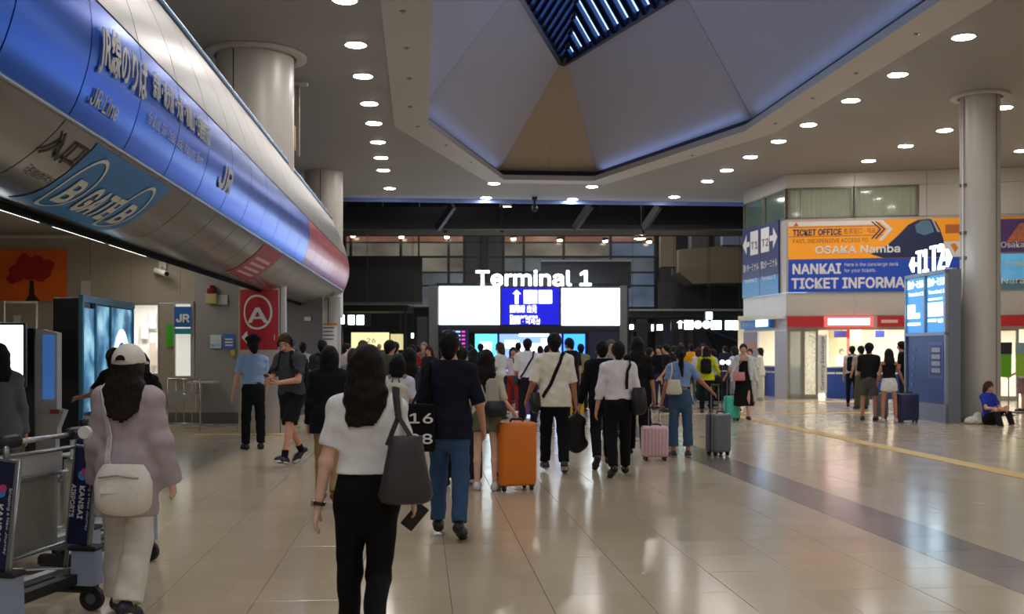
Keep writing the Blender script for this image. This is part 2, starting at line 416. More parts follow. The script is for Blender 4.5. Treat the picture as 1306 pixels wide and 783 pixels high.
        if sl == 'long' and len(top) > 3 and top[3] == 'collar':
            c = Sdf(); c.cap(sp(.535), sp(.575) + V3(0, -.004, 0), .066 * s, .058 * s, (1, 1, 1), flat=True, flat0=True); ob('collar', c.mesh('collar', min(cv, .011)), cloth((225, 225, 228) if tc[0] < 60 else tc), root)
    if bot:
        bc, kind = bot[:2]; S = Sdf(); lw = (.5 + .5 * w)
        if kind in ('pants', 'wide', 'slim', 'crop', 'shorts'):
            S.cap(sp(.13), sp(.0), .138 * s * w, .158 * s * w, (1, .74, 1), k=.04); S.cap(sp(.0), sp(-.06), .158 * s * w, .15 * s * w, (1, .78, 1), k=.04)
            kr, ar, end = {'pants': (.072, .062, .97), 'wide': (.088, .092, .99), 'slim': (.064, .050, .97), 'crop': (.072, .078, .80), 'shorts': (0, 0, 0)}[kind]
            for q in 'LR':
                h_, kn, an = J['hip' + q], J['kn' + q], J['an' + q]
                if kind == 'shorts':
                    S.cap(h_, h_ + (kn - h_) * (bot[2] if len(bot) > 2 else .8), .092 * s * lw, .093 * s * lw, k=.02, flat=True)
                else:
                    S.cap(h_, kn, .092 * s * lw, kr * s * lw, k=.02); S.cap(kn, kn + (an - kn) * end, kr * s * lw, ar * s * lw, k=.025, flat=True)
            S.cut(sp(.135), up); nm = 'shorts' if kind == 'shorts' else 'trousers'
        else:
            L = bot[2] if len(bot) > 2 else .45
            bt = pel + V3(0, -.02, -L * s + .04)
            S.cap(sp(.15), sp(.0), .125 * s, .165 * s, (1, .72, 1), k=.05); S.cap(sp(.0), bt, .165 * s, .165 * s + .12 * L * s, (1, .78, 1), k=.05, flat=True); S.cut(sp(.16), up); nm = 'skirt'
        ob(nm, S.mesh(nm, cv, wr=.0035, ws=.8), cloth(bc), root)
    if shoes:
        for q in 'LR':
            S = Sdf(); S.cap(J['an' + q] * .6 + J['heel' + q] * .4, J['heel' + q], .043 * s, .042 * s, k=.015); S.cap(J['heel' + q], J['ball' + q], .041 * s, .047 * s, (1, 1, .95), k=.02); S.cap(J['ball' + q], J['toe' + q], .047 * s, .032 * s, k=.02)
            if LEGS[legs][0 if q == 'L' else 1][3] == 0: S.cut((0, 0, .001), (0, 0, -1))
            sh = ob('shoe', S.mesh('shoe', min(cv, .012)), mat(shoes, .5, var=.1), root)
            if lod <= 1:
                S2 = Sdf(); dz = V3(0, 0, -.018 * s)
                for a_, b_, r_ in (('heel', 'ball', .042), ('ball', 'toe', .042)): S2.cap(J[a_ + q] + dz, J[b_ + q] + dz, r_ * s, r_ * s * .95, (1.03, 1.03, .5), k=.015)
                S2.cut((0, 0, .0), (0, 0, -1)); ob('sole', S2.mesh('sole', .011), mat((225, 225, 225) if sum(shoes) > 90 and sum(shoes) != 84 else (30, 30, 32), .6), sh)
    if socks:
        for q in 'LR':
            S = Sdf(); S.cap(J['an' + q], J['an' + q] + (J['kn' + q] - J['an' + q]) * .22, .042 * s, .046 * s, flat=True); ob('sock', S.mesh('sock', .012), cloth(socks), root)
    if hair:
        hk, hcol = hair[:2]; S = Sdf(); A = .013
        S.ball(hp_(0, -.014, .026), (.098 + A) * s, (.82, .98, 1.0), k=.02)
        n = V3(0, 0, 0) + hf * .86 - hu * .50
        if hk == 'short':
            S.cap(hp_(0, -.055, .0), hp_(0, -.052, -.07), .068 * s, .05 * s, (1, .8, 1), k=.03); S.cut(hp_(0, .045, .0), n); S.cut(hp_(0, 0, -.09), -hu + hf * .6)
        elif hk == 'bob':
            for sg in (-1, 1): S.cap(hp_(sg * .058, -.025, .0), hp_(sg * .06, -.03, -.11), .05 * s, .045 * s, k=.03)
            S.cap(hp_(0, -.06, .0), hp_(0, -.065, -.11), .075 * s, .07 * s, (1.1, .8, 1), k=.03); S.cut(hp_(0, .05, .0), n)
        elif hk in ('long', 'pony', 'half'):
            L = hair[2] if len(hair) > 2 else .32; wm = hair[3] if len(hair) > 3 else 1.
            if hk == 'pony':
                S.ball(hp_(0, -.11, .03), .035 * s); b0 = hp_(0, -.13, .0); S.cap(hp_(0, -.1, .03), b0, .033 * s, .04 * s)
                S.cap(b0, hp_(0, -.115, -.16), .042 * s, .038 * s, (1, .8, 1)); S.cap(hp_(0, -.115, -.16), hp_(.01, -.15 - .06 * L, -L), .038 * s, .018 * s, (1, .7, 1))
                S.cap(hp_(0, -.055, .0), hp_(0, -.055, -.06), .065 * s, .048 * s, (1, .8, 1))
            else:
                for sg in (-1, 1):
                    S.cap(hp_(sg * .055, -.02, .0), hp_(sg * .066, -.04, -.15), .05 * s, .04 * s, k=.03)
                    S.cap(hp_(sg * .066, -.04, -.15), hp_(sg * .055 * wm, -.085 - .03 * L, -L), .045 * s * wm, .03 * s * wm, (1.1, .8, 1), k=.04)
                S.cap(hp_(0, -.06, .0), hp_(0, -.085, -.16), .08 * s, .085 * s, (1.1, .6, 1), k=.03); S.cap(hp_(0, -.085, -.16), hp_(0, -.095 - .05 * L, -L - .02), .088 * s * wm, .078 * s * wm, (1.1, .45, 1), k=.03, flat=True)
            S.cut(hp_(0, .05, .0), n if hk != 'half' else n)
        elif hk == 'bun':
            S.ball(hp_(0, -.10, .03), .045 * s); S.cap(hp_(0, -.055, .0), hp_(0, -.05, -.06), .066 * s, .05 * s, (1, .8, 1)); S.cut(hp_(0, .045, .0), n)
        ob('hair', S.mesh('hair', min(vox, .012) if lod < 3 else .016, wr=.003, ws=1.6), hairm(hcol), root)
    if hat:
        hk, hcol = hat
        if hk == 'cap':
            S = Sdf(); S.ball(hp_(0, -.012, .03), .122 * s, (.84, 1.0, .98), k=.02); S.cut(hp_(0, 0, .022), -hu + hf * .12)
            c = ob('cap', S.mesh('cap', min(vox, .010)), cloth(hcol), root)
            S = Sdf(); S.cap(hp_(0, .05, .035), hp_(0, .13, .025), .085 * s, .075 * s, (1, 1, .13), k=.01); S.cut(hp_(0, .085, 0), -hf); ob('brim', S.mesh('brim', .008), cloth(hcol), c)
        elif hk == 'visor':
            S = Sdf(); S.cap(hp_(0, -.012, .045), hp_(0, -.016, .085), .108 * s, .112 * s, (.86, 1, 1), k=.01); S.cut(hp_(0, 0, .05), -hu)
            S.cap(hp_(0, -.015, .115), hp_(0, -.012, .128), .14 * s, .125 * s, (.95, 1.02, .35), k=.02)
            c = ob('peaked_cap', S.mesh('peaked_cap', .010), cloth(hcol), root)
            S = Sdf(); S.cap(hp_(0, .07, .05), hp_(0, .125, .035), .075 * s, .065 * s, (1, 1, .13), k=.01); S.cut(hp_(0, .08, 0), -hf); ob('visor', S.mesh('visor', .008), mat((12, 12, 14), .25), c)
    if face:
        for sg in (-1, 1):
            e = Sdf(); e.ball(hp_(sg * .034, .080, .002), .013 * s, (1.15, .6, .6)); ob('eye', e.mesh('eye', .004), mat((35, 25, 22), .3), root)
            e = Sdf(); e.cap(hp_(sg * .016, .090, .028), hp_(sg * .052, .074, .028), .006 * s, k=.004); ob('eyebrow', e.mesh('eyebrow', .004), mat(tuple(hair[1]) if hair else DHAIR, .7), root)
        e = Sdf(); e.cap(hp_(-.02, .092, -.055), hp_(.02, .092, -.055), .008 * s, k=.004); ob('mouth', e.mesh('mouth', .004), mat((165, 85, 80), .5), root)
    # world-space joints
    Mw = Matrix.Translation(root.location) @ Matrix.Rotation(R(rot), 4, 'Z')
    G = {k: Mw @ Vector(v) for k, v in J.items() if isinstance(v, np.ndarray) and k not in ('hf', 'hu', 'up') and not k.startswith('palm')}
    G['M'] = Mw; G['J'] = J; G['s'] = s; G['root'] = root; G['sp'] = sp; G['S'] = J['torso']; G['rot'] = R(rot)
    return G
def on_torso(G, pts, off=.008):
    """push local points outward from the spine until they lie on the shirt"""
    out = []; S = G['S']
    for p in pts:
        p = np.array(p, float); t = max(0., p[2] - G['J']['pel'][2]); c = G['J']['pel'] + G['J']['up'] * t
        if p[2] > G['J']['shL'][2] - .02: d = V3(0, p[1] - c[1], .12) if True else 0
        else: d = V3(p[0] - c[0], p[1] - c[1], 0)
        n = np.linalg.norm(d); d = d / n if n > 1e-6 else V3(0, -1, 0)
        st = c if p[2] <= G['J']['shL'][2] - .02 else V3(p[0], c[1], G['J']['shL'][2] - .03)
        q = st + d * np.linspace(0, .45, 90)[:, None]
        dist = S.at(q); ins = np.where(dist < off)[0]
        out.append(q[ins[-1]] if len(ins) else p)
    return out
def strap_mesh(name, pts, w, m, parent, th=.006, nrm=None, ctr=None):
    """flat band along pts; width lies across the direction away from ctr"""
    b = MB(); pts = [Vector(p) for p in pts]; vs = []
    for i, p in enumerate(pts):
        d = (pts[min(i + 1, len(pts) - 1)] - pts[max(i - 1, 0)]).normalized(); o = (p - Vector(ctr(p))).normalized(); sd = d.cross(o).normalized(); o = sd.cross(d)
        vs += [p - sd * w / 2 - o * th / 2, p + sd * w / 2 - o * th / 2, p + sd * w / 2 + o * th / 2, p - sd * w / 2 + o * th / 2]
    fs = [(i * 4 + k, i * 4 + (k + 1) % 4, i * 4 + 4 + (k + 1) % 4, i * 4 + 4 + k) for i in range(len(pts) - 1) for k in range(4)]
    b.add(vs, fs + [(0, 1, 2, 3), tuple(len(vs) - 4 + k for k in (3, 2, 1, 0))]); return b.build(name, m, parent)
def strap(G, parent, pts, w, col, off=.008, name='strap', n=6):
    """pts local to the person; refined, pushed onto the shirt; the bag root must sit at the person's transform"""
    P_ = [np.array(p, float) for p in pts]; fine = []
    for a, b in zip(P_[:-1], P_[1:]):
        for k in range(n): fine.append(a + (b - a) * k / n)
    fine.append(P_[-1]); q = on_torso(G, fine, off)
    pel, up = G['J']['pel'], G['J']['up']
    return strap_mesh(name, q, w, cloth(col), parent, ctr=lambda p: Vector(pel + up * max(0., min(.42, p[2] - pel[2]))))
def carried(G, name, label, cat, group=None):
    """a top-level carried thing that shares its bearer's transform"""
    o = thing(name, label, cat, G['root'].location, G['rot'], group); return o
# ================================================================ FLOOR
M_TILE = None
def floor_mat(name, col):
    m = bpy.data.materials.new(name); m.use_nodes = True; nt = m.node_tree; b = nt.nodes['Principled BSDF']
    g = nt.nodes.new('ShaderNodeNewGeometry'); n = nt.nodes.new('ShaderNodeTexNoise'); n.inputs['Scale'].default_value = 1.3; n.inputs['Detail'].default_value = 5
    nt.links.new(g.outputs['Position'], n.inputs['Vector'])
    mp = nt.nodes.new('ShaderNodeMapping'); mp.inputs['Rotation'].default_value = (0, 0, -TH); mp.inputs['Scale'].default_value = (1 / .62, 1 / .62, 0)
    nt.links.new(g.outputs['Position'], mp.inputs[0]); fl = nt.nodes.new('ShaderNodeVectorMath'); fl.operation = 'FLOOR'; nt.links.new(mp.outputs[0], fl.inputs[0])
    wn = nt.nodes.new('ShaderNodeTexWhiteNoise'); nt.links.new(fl.outputs[0], wn.inputs['Vector'])
    c = lin(col); mx = nt.nodes.new('ShaderNodeMix'); mx.data_type = 'RGBA'
    mx.inputs['A'].default_value = [x * .88 for x in c[:3]] + [1]; mx.inputs['B'].default_value = [x * 1.1 for x in c[:3]] + [1]
    ad = nt.nodes.new('ShaderNodeMath'); ad.operation = 'MULTIPLY_ADD'; ad.inputs[1].default_value = .35; nt.links.new(wn.outputs['Value'], ad.inputs[0]); 
    m2 = nt.nodes.new('ShaderNodeMath'); m2.operation = 'MULTIPLY'; m2.inputs[1].default_value = .65; nt.links.new(n.outputs['Fac'], m2.inputs[0]); nt.links.new(m2.outputs[0], ad.inputs[2])
    nt.links.new(ad.outputs[0], mx.inputs['Factor']); nt.links.new(mx.outputs['Result'], b.inputs['Base Color'])
    n3 = nt.nodes.new('ShaderNodeTexNoise'); n3.inputs['Scale'].default_value = 2.2; n3.inputs['Detail'].default_value = 2; nt.links.new(g.outputs['Position'], n3.inputs['Vector'])
    mr = nt.nodes.new('ShaderNodeMapRange'); mr.inputs['To Min'].default_value = .10; mr.inputs['To Max'].default_value = .22; nt.links.new(n3.outputs['Fac'], mr.inputs['Value']); nt.links.new(mr.outputs[0], b.inputs['Roughness'])
    n4 = nt.nodes.new('ShaderNodeTexNoise'); n4.inputs['Scale'].default_value = 1.2; n4.inputs['Detail'].default_value = 1; nt.links.new(g.outputs['Position'], n4.inputs['Vector'])
    bp = nt.nodes.new('ShaderNodeBump'); bp.inputs['Strength'].default_value = .004; bp.inputs['Distance'].default_value = .05; nt.links.new(n4.outputs['Fac'], bp.inputs['Height']); nt.links.new(bp.outputs['Normal'], b.inputs['Normal'])
    b.inputs['Specular IOR Level'].default_value = .5
    return m
M_TILE = floor_mat('polished_beige_tile', (194, 178, 151)); M_GREY = floor_mat('polished_grey_tile', (134, 124, 114))
PT = .62; U0 = 3.92
fl = MB(); a = [H(-16, -8, -.02), H(24, -8, -.02), H(24, 64, -.02), H(-16, 64, -.02)]
fl.quad(*a); fl.add([Vector(p) - Vector((0, 0, .2)) for p in a], [(3, 2, 1, 0)])
floor = tag(fl.build('floor', mat((150, 136, 114), .5)), 'polished beige tiled concourse floor', kind='structure')
tm = MB(); hh = PT / 2 - .0016; ch = .0016
tv = [(sx * hh, sy * hh, -.02) for sx, sy in ((-1, -1), (1, -1), (1, 1), (-1, 1))] + [(sx * hh, sy * hh, -ch) for sx, sy in ((-1, -1), (1, -1), (1, 1), (-1, 1))] + [(sx * (hh - ch), sy * (hh - ch), 0) for sx, sy in ((-1, -1), (1, -1), (1, 1), (-1, 1))]
tm.add(tv, [(0, 1, 5, 4), (1, 2, 6, 5), (2, 3, 7, 6), (3, 0, 4, 7), (4, 5, 9, 8), (5, 6, 10, 9), (6, 7, 11, 10), (7, 4, 8, 11), (8, 9, 10, 11)])
me_b = tm.mesh('tile'); me_b.materials.append(M_TILE); me_g = tm.mesh('tile'); me_g.materials.append(M_GREY)
cells = []
for i in range(-24, 30):
    for j in range(-8, 74):
        u, v = U0 + (i + .5) * PT, (j + .5) * PT; p = H(u, v)
        y = p.y; vis = False
        if y > 4.5:
            px = CX + F * p.x / y; py = HY + F * EYE / y; vis = -40 < px < 1346 and py < 830
        cells.append((0 if vis else 1, p.length, i, j, p))
cells.sort(key=lambda c: (c[0], c[1])); rest = MB(); restg = MB()
for k, (nv, dd, i, j, p) in enumerate(cells):
    if k < 300:
        o = bpy.data.objects.new('tile', me_g if i == 0 else me_b); COL.objects.link(o); o.parent = floor; o.location = p; o.rotation_euler = (0, 0, TH)
    else:
        Rm = Matrix.Rotation(TH, 3, 'Z'); (restg if i == 0 else rest).add([Rm @ Vector((v[0] * 1.0088, v[1] * 1.0088, v[2])) + p for v in tv[8:]], [(0, 1, 2, 3)])
tag(rest.build('tile_field', M_TILE, floor, fix=False), kind='stuff'); tag(restg.build('grey_tile_course', M_GREY, floor, fix=False), kind='stuff')
# tactile strips
M_TAC = mat((205, 168, 96), .5)
def tactile(p0, p1, w=.3):
    p0, p1 = Vector(p0), Vector(p1); n = max(1, int((p1 - p0).length / .3)); d = (p1 - p0) / n; b = MB()
    ang = math.atan2(d.y, d.x)
    for k in range(n): b.box(p0 + d * (k + .5) + Vector((0, 0, .003)), (d.length - .004, w, .006), ang)
    return tag(b.build('tactile_strip', M_TAC, floor), 'yellow tactile guide strip', kind='stuff')
tactile(H(7.55, 3), H(7.55, 25.4)); tactile(H(5.2, 25.6), H(13.5, 25.6)); tactile(H(10.5, 31.5), H(13.5, 31.0)); tactile(H(-4.2, 20.2), H(-2.4, 20.2)); tactile(H(5.2, 25.6), H(3.6, 31.5))
# ================================================================ CEILING with elongated octagonal coffer
CM = 20.0
def octo(uL, uR, vs_, ve, u0, u1): return [(uL, CM - vs_), (uL, CM + vs_), (u0, CM + ve), (u1, CM + ve), (uR, CM + vs_), (uR, CM - vs_), (u1, CM - ve), (u0, CM - ve)]
OUT = octo(-.62, 9.12, 6.6, 15.4, 2.3, 6.25); INN = octo(.22, 8.28, 6.35, 14.65, 2.75, 5.75); OPN = octo(2.2, 6.2, 4.5, 10.9, 4.12, 4.32)
M_CEIL = mat((152, 149, 146), .75, var=.04, nscale=.6); M_TRIM = mat((186, 182, 178), .6, var=.03, nscale=1)
def ring(b, A, za, B, zb):
    for k in range(8):
        l = (k + 1) % 8; b.quad(H(*A[k], za), H(*A[l], za), H(*B[l], zb), H(*B[k], zb))
from mathutils.geometry import tessellate_polygon
outer = [H(-16, -8, CEIL), H(24, -8, CEIL), H(24, 39.6, CEIL), H(-16, 39.6, CEIL)]; hole = [H(*p, CEIL) for p in OUT]
cb = MB(); allp = outer + hole; cb.add(allp, tessellate_polygon([outer, hole]))
up_ = [p + Vector((0, 0, .4)) for p in allp]; cb.add(up_, tessellate_polygon([outer, hole]))
cb.quad(outer[2], outer[3], outer[3] + Vector((0, 0, .4)), outer[2] + Vector((0, 0, .4)))
ceil = tag(cb.build('ceiling', M_CEIL), 'flat grey ceiling around the skylight coffer', kind='structure')
tb = MB(); ring(tb, OUT, CEIL - .04, INN, CEIL - .04); ring(tb, OUT, CEIL + .05, OUT, CEIL - .04); ring(tb, INN, CEIL - .04, INN, CEIL + .12)
trim1 = tag(tb.build('trim_1', M_TRIM), 'pale flat band framing the octagonal coffer', kind='structure')
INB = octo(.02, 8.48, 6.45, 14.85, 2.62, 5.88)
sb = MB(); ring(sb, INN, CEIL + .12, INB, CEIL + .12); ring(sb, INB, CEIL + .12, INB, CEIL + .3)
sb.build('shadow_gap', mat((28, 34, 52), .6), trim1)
# small recessed sprinklers and spots on the band
for (px, py) in ((514, 14), (518, 61), (522, 100), (523, 136), (533, 161), (569, 185), (601, 207), (1092, 93), (1037, 125), (989, 157), (883, 198), (1169, 43)):
    Y = (CEIL - .04 - EYE) * F / (HY - py); b = MB(); b.lathe([(.055, 0), (.055, -.012), (.03, -.016), (.03, -.03), (0.001, -.03)], 12); b.build('sprinkler', mat((150, 146, 140), .3, .6), trim1).location = (X(px, Y), Y, CEIL - .04)
ZO = 10.0
M_COF = mat((170, 172, 190), .7, var=.03, nscale=.8); M_TAN_LIT = mat((164, 149, 130), .7, var=.03, nscale=.8)  # tan for the end faces: the different light on them put into the colour
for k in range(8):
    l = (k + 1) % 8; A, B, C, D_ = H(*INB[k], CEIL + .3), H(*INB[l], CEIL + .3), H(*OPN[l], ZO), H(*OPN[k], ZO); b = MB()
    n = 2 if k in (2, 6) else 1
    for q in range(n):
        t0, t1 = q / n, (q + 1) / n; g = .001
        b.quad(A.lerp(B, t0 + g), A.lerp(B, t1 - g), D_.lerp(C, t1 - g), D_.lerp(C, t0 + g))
    o = b.build('coffer_panel', M_TAN_LIT if k in (2, 6) else M_COF, ceil)
b = MB()
for k in range(8):
    l = (k + 1) % 8; c0 = H(4.22, 20, CEIL + .3)
    ex = lambda p: p + (p - Vector((c0.x, c0.y, p.z))).normalized() * .05 + Vector((0, 0, .03))
    b.quad(ex(H(*INB[k], CEIL + .3)), ex(H(*INB[l], CEIL + .3)), ex(H(*OPN[l], ZO)), ex(H(*OPN[k], ZO)))
b.build('coffer_backing', mat((70, 70, 76), .8), ceil)
# cool cove light hidden behind the far and right edges of the coffer
for (ua, va, ub, vb) in ((8.3, 14, 8.3, 26), (8.2, 26.6, 5.9, 34.4), (.2, 14, .2, 26), (.3, 26.6, 2.6, 34.4)):
    p0, p1 = H(ua, va), H(ub, vb); mid = (p0 + p1) / 2; d = p1 - p0
    l = lamp('cove_lamp', (mid.x, mid.y, CEIL + .2), d.length, 2.6 if ua > 4 else 1.6, (.42, .58, 1), .05); l.rotation_euler = (math.pi, 0, math.atan2(d.y, d.x))
# skylight: steep pitched glazing with dark louvre rafters
sky = bpy.data.objects.new('window_1', None); COL.objects.link(sky); tag(sky, 'pitched glass skylight with dark blue rafters above the coffer', kind='structure')
M_RAF = mat((26, 44, 86), .35, .3, var=.1); M_RIDGE = mat((24, 32, 52), .4, .4)
gm = bpy.data.materials.new('sky_glass'); gm.use_nodes = True; nt = gm.node_tree; nt.nodes.clear()
o_ = nt.nodes.new('ShaderNodeOutputMaterial'); t_ = nt.nodes.new('ShaderNodeBsdfTransparent'); t_.inputs[0].default_value = (.86, .93, 1, 1); g_ = nt.nodes.new('ShaderNodeBsdfGlossy'); g_.inputs['Roughness'].default_value = .05
x_ = nt.nodes.new('ShaderNodeMixShader'); x_.inputs[0].default_value = .07; nt.links.new(t_.outputs[0], x_.inputs[1]); nt.links.new(g_.outputs[0], x_.inputs[2]); nt.links.new(x_.outputs[0], o_.inputs[0])
UM = 4.22; RZ = ZO + 2.84
for k in range(8):
    l = (k + 1) % 8; MB().bar(H(*OPN[k], ZO + .07), H(*OPN[l], ZO + .07), .16, .22).build('curb', M_RIDGE, sky)
def glaz(A, B, inward, rise, clipu, pitch=.55, maxd=9):
    """A->B eave in hall coords; inward unit vector; bars climb until u passes the ridge line"""
    A, B, w = Vector(A), Vector(B), Vector(inward); L = (B - A).length; d = (B - A) / L; n = int(L / pitch)
    for k in range(n + 1):
        t = k * pitch; E0 = A + d * t
        run = (clipu - E0.x) / w.x if abs(w.x) > 1e-4 else 0
        run = min(max(run, 0), 2.1)
        if run < .08: continue
        T = E0 + w * run; z1 = ZO + rise * run
        a, c = H(E0.x, E0.y, ZO + .02), H(T.x, T.y, z1)
        nrm = (c - a).cross(H(d.x, d.y)).normalized()
        MB().bar(a, c, .30, .12, nrm).build('rafter', M_RAF, sky)
        MB().bar(a - nrm * .07 if nrm.z > 0 else a + nrm * .07, c - nrm * .07 if nrm.z > 0 else c + nrm * .07, .05, .1, nrm).build('purlin', M_RIDGE, sky)
        E1 = E0 + d * pitch; run1 = min(max((clipu - E1.x) / w.x, 0), 2.1); T1 = E1 + w * run1
        pb = MB(); pb.quad(H(E0.x, E0.y, ZO + .1), H(E1.x, E1.y, ZO + .1), H(T1.x, T1.y, ZO + .1 + rise * run1), H(T.x, T.y, z1 + .1)); pb.build('pane', gm, sky)
e = Vector((1.9, 6.4)).normalized()
for sgv in (1, -1):
    glaz((UM, CM + sgv * 10.9), (6.2, CM + sgv * 4.5), (-e.y, -sgv * e.x), 1.5, UM); glaz((UM, CM + sgv * 10.9), (2.2, CM + sgv * 4.5), (e.y, -sgv * e.x), 1.5, UM)
    MB().tube([H(UM, CM + sgv * 10.9, ZO), H(UM, CM + sgv * 4.5, RZ)], .11, 10).build('hip_beam', M_RIDGE, sky, True)
glaz((6.2, CM - 4.5), (6.2, CM + 4.5), (-1, 0), 1.43, UM); glaz((2.2, CM - 4.5), (2.2, CM + 4.5), (1, 0), 1.43, UM)
MB().tube([H(UM, CM - 4.5, RZ), H(UM, CM + 4.5, RZ)], .11, 10).build('ridge_beam', M_RIDGE, sky, True)
# ================================================================ DOWNLIGHTS
M_DIFF = glow((255, 250, 245), DOWN); M_RING = mat((205, 203, 200), .4)
ringme = MB().lathe([(LAMP_R + .03, 0), (LAMP_R + .03, -.012), (LAMP_R, -.012), (LAMP_R, 0)], 24).mesh('rim'); ringme.materials.append(M_RING)
diffme = MB().lathe([(LAMP_R, -.008), (LAMP_R * .9, -.018), (LAMP_R * .5, -.026), (.001, -.028)], 20).mesh('diffuser'); diffme.materials.append(M_DIFF)
def downlight(p, label, group):
    t = thing('downlight', label, 'ceiling light', p, 0, group)
    for nm, me in (('rim', ringme), ('diffuser', diffme)):
        o = bpy.data.objects.new(nm, me); COL.objects.link(o); o.parent = t
    return t
def onceil(px, py, z=CEIL): Y = (z - EYE) * F / (HY - py); return Vector((X(px, Y), Y, z))
for grp, pat, pts in (
    ('downlights left of the coffer', '%s round downlight, counted from the nearest, in the row left of the coffer', ((440, 0), (454, 57), (463, 97), (471, 132), (477, 157), (482, 181), (486, 201), (489, 217), (497, 240))),
    ('downlights right of the coffer', '%s round downlight, counted from the nearest, in the row right beside the coffer', ((1229, 47), (1145, 95), (1085, 128), (1031, 159), (993, 180), (957, 200), (927, 217), (902, 231), (860, 251))),
    ('downlights around the right pillar', '%s round downlight, counted from the nearest, in the outer row by the tall pillar', ((1280, 137), (1205, 166), (1155, 186), (1303, 192), (1108, 205))),
    ('downlights past the coffer tip', '%s round downlight, counted from the left, between coffer tip and ceiling edge', ((620, 252), (630, 234), (730, 254), (755, 238)))):
    for k, (px, py) in enumerate(pts): downlight(onceil(px, py), pat % ORD[k], grp)
# ================================================================ COLUMNS
M_COL = mat((184, 179, 172), .40, .06, var=.06, nscale=2); M_SEAM = mat((58, 56, 54), .6)
def column(label, x, y, r, z0, z1, ringr, seams=2, rz=0., cat='column'):
    t = thing('round_column', label, cat, (x, y, z0), rz); h = z1 - z0
    for k in range(seams):
        b = MB(); a0 = 2 * math.pi * k / seams + .012 / r; a1 = 2 * math.pi * (k + 1) / seams - .012 / r; n = 20; vs = []
        for q in range(n + 1):
            a = a0 + (a1 - a0) * q / n; vs += [(r * math.cos(a), r * math.sin(a), 0), (r * math.cos(a), r * math.sin(a), h)]
        b.add(vs, [(2 * q, 2 * q + 2, 2 * q + 3, 2 * q + 1) for q in range(n)]); b.build('cladding_panel', M_COL, t, True)
    MB().cyl((0, 0, 0), (0, 0, h), r - .012, n=32).build('core', M_SEAM, t)
    if ringr:
        MB().lathe([(r + .05, h - .005), (ringr, h - .005), (ringr, h - .05), (ringr - .03, h - .06), (r + .05, h - .06), (r + .05, h - .005)], 40).build('ceiling_ring', M_TRIM, t)
    return t
c1 = column('tall grey round column on the right beside the terminal totem', X(1250, 23.4), 23.4, .415, 0, CEIL, .62, 3, R(-62))
MB().lathe([(.45, 0), (.45, .09), (.42, .1)], 40).build('skirting', mat((120, 116, 110), .5), c1)
cb_ = MB(); pts = [(-.10, -.43, CEIL - .1), (-.10, -.43, 3.3), (-.14, -.425, 2.75), (-.24, -.40, 2.42), (-.36, -.3, 2.33)]; cb_.tube(pts, .022, 8)
cb_.build('conduit', mat((196, 192, 186), .4), c1, True)
for z in (5.2, 4.15, 3.6): MB().box((-.10, -.425, z), (.16, .04, .07)).build('bracket', mat((90, 86, 80), .5), c1)
column('wide grey column rising behind the blue gate canopy', X(326, 20.2), 20.2, .72, 4.0, CEIL, .96, 3, R(-110))
column('second grey column farther back, behind the striped end of the gate canopy', X(413, 33.6), 33.6, .60, 2.6, CEIL, .0, 3, R(-90))
# small wall bracket post by the column
pp = thing('camera_post', 'slim post with a flat arm beside the wide left column', 'post', (X(380, 22), 22, 5.6))
MB().box((0, 0, .75), (.07, .07, 1.5)).build('post', mat((120, 112, 100), .5), pp); MB().box((0, 0, 1.5), (.4, .1, .06)).build('arm', mat((180, 176, 170), .5), pp); MB().box((-.16, .1, .4), (.16, .12, .5)).build('yellow_box', mat((176, 142, 60), .6), pp)
# ================================================================ enclosing walls
M_WALL = mat((186, 180, 170), .7, var=.05, nscale=1.2)
def wallq(name, a, b, z0, z1, m, th=.12):
    M = frame((a[0], a[1], z0), (b[0], b[1], z0)); L = (Vector(b) - Vector(a)).length; w = MB(); w.box((L / 2, th / 2, (z1 - z0) / 2), (L, th, z1 - z0)); o = w.build(name, m); o.matrix_world = M; return tag(o, name.replace('_', ' ') + ' of the hall', kind='structure')
def h2(u, v): p = H(u, v); return (p.x, p.y)
wallq('wall_back', h2(24, -8), h2(-16, -8), 0, CEIL, mat((226, 222, 214), .7)); wallq('wall_far_left', h2(-16, -8), h2(-16, 64), 0, 10.4, mat((120, 116, 110), .8)); wallq('wall_far_right', h2(24, 64), h2(24, -8), 0, 10.4, M_WALL)
# ================================================================ GATE CANOPY (long curved drum on the left)
SX = -98.0 / F
PROF = [(-3.262, 2.725), (-2.985, 2.755), (-2.715, 2.92), (-2.475, 3.16), (-2.355, 3.438), (-2.31, 3.715), (-2.34, 4.008), (-2.43, 4.338), (-2.565, 4.66), (-2.745, 5.02), (-2.925, 5.275), (-3.3, 5.485), (-3.9, 5.59)]
def catmull(P_, n=6):
    out = []; N = len(P_)
    for i in range(N - 1):
        p0, p1, p2, p3 = P_[max(i - 1, 0)], P_[i], P_[i + 1], P_[min(i + 2, N - 1)]
        for k in range(n):
            t = k / n; out.append(tuple(.5 * ((2 * p1[j]) + (-p0[j] + p2[j]) * t + (2 * p0[j] - 5 * p1[j] + 4 * p2[j] - p3[j]) * t * t + (-p0[j] + 3 * p1[j] - 3 * p2[j] + p3[j]) * t ** 3) for j in range(2)))
    out.append(P_[-1]); return out
SEND = 28.2; PIV = -4.95
ARC = [0.]
PF = catmull(PROF)
for a, b in zip(PF[:-1], PF[1:]): ARC.append(ARC[-1] + math.hypot(b[0] - a[0], b[1] - a[1]))
def at_t(t):
    t = min(max(t, 0), ARC[-1] - 1e-6)
    for i in range(len(PF) - 1):
        if ARC[i + 1] >= t:
            f = (t - ARC[i]) / (ARC[i + 1] - ARC[i]); return (PF[i][0] + (PF[i + 1][0] - PF[i][0]) * f, PF[i][1] + (PF[i + 1][1] - PF[i][1]) * f)
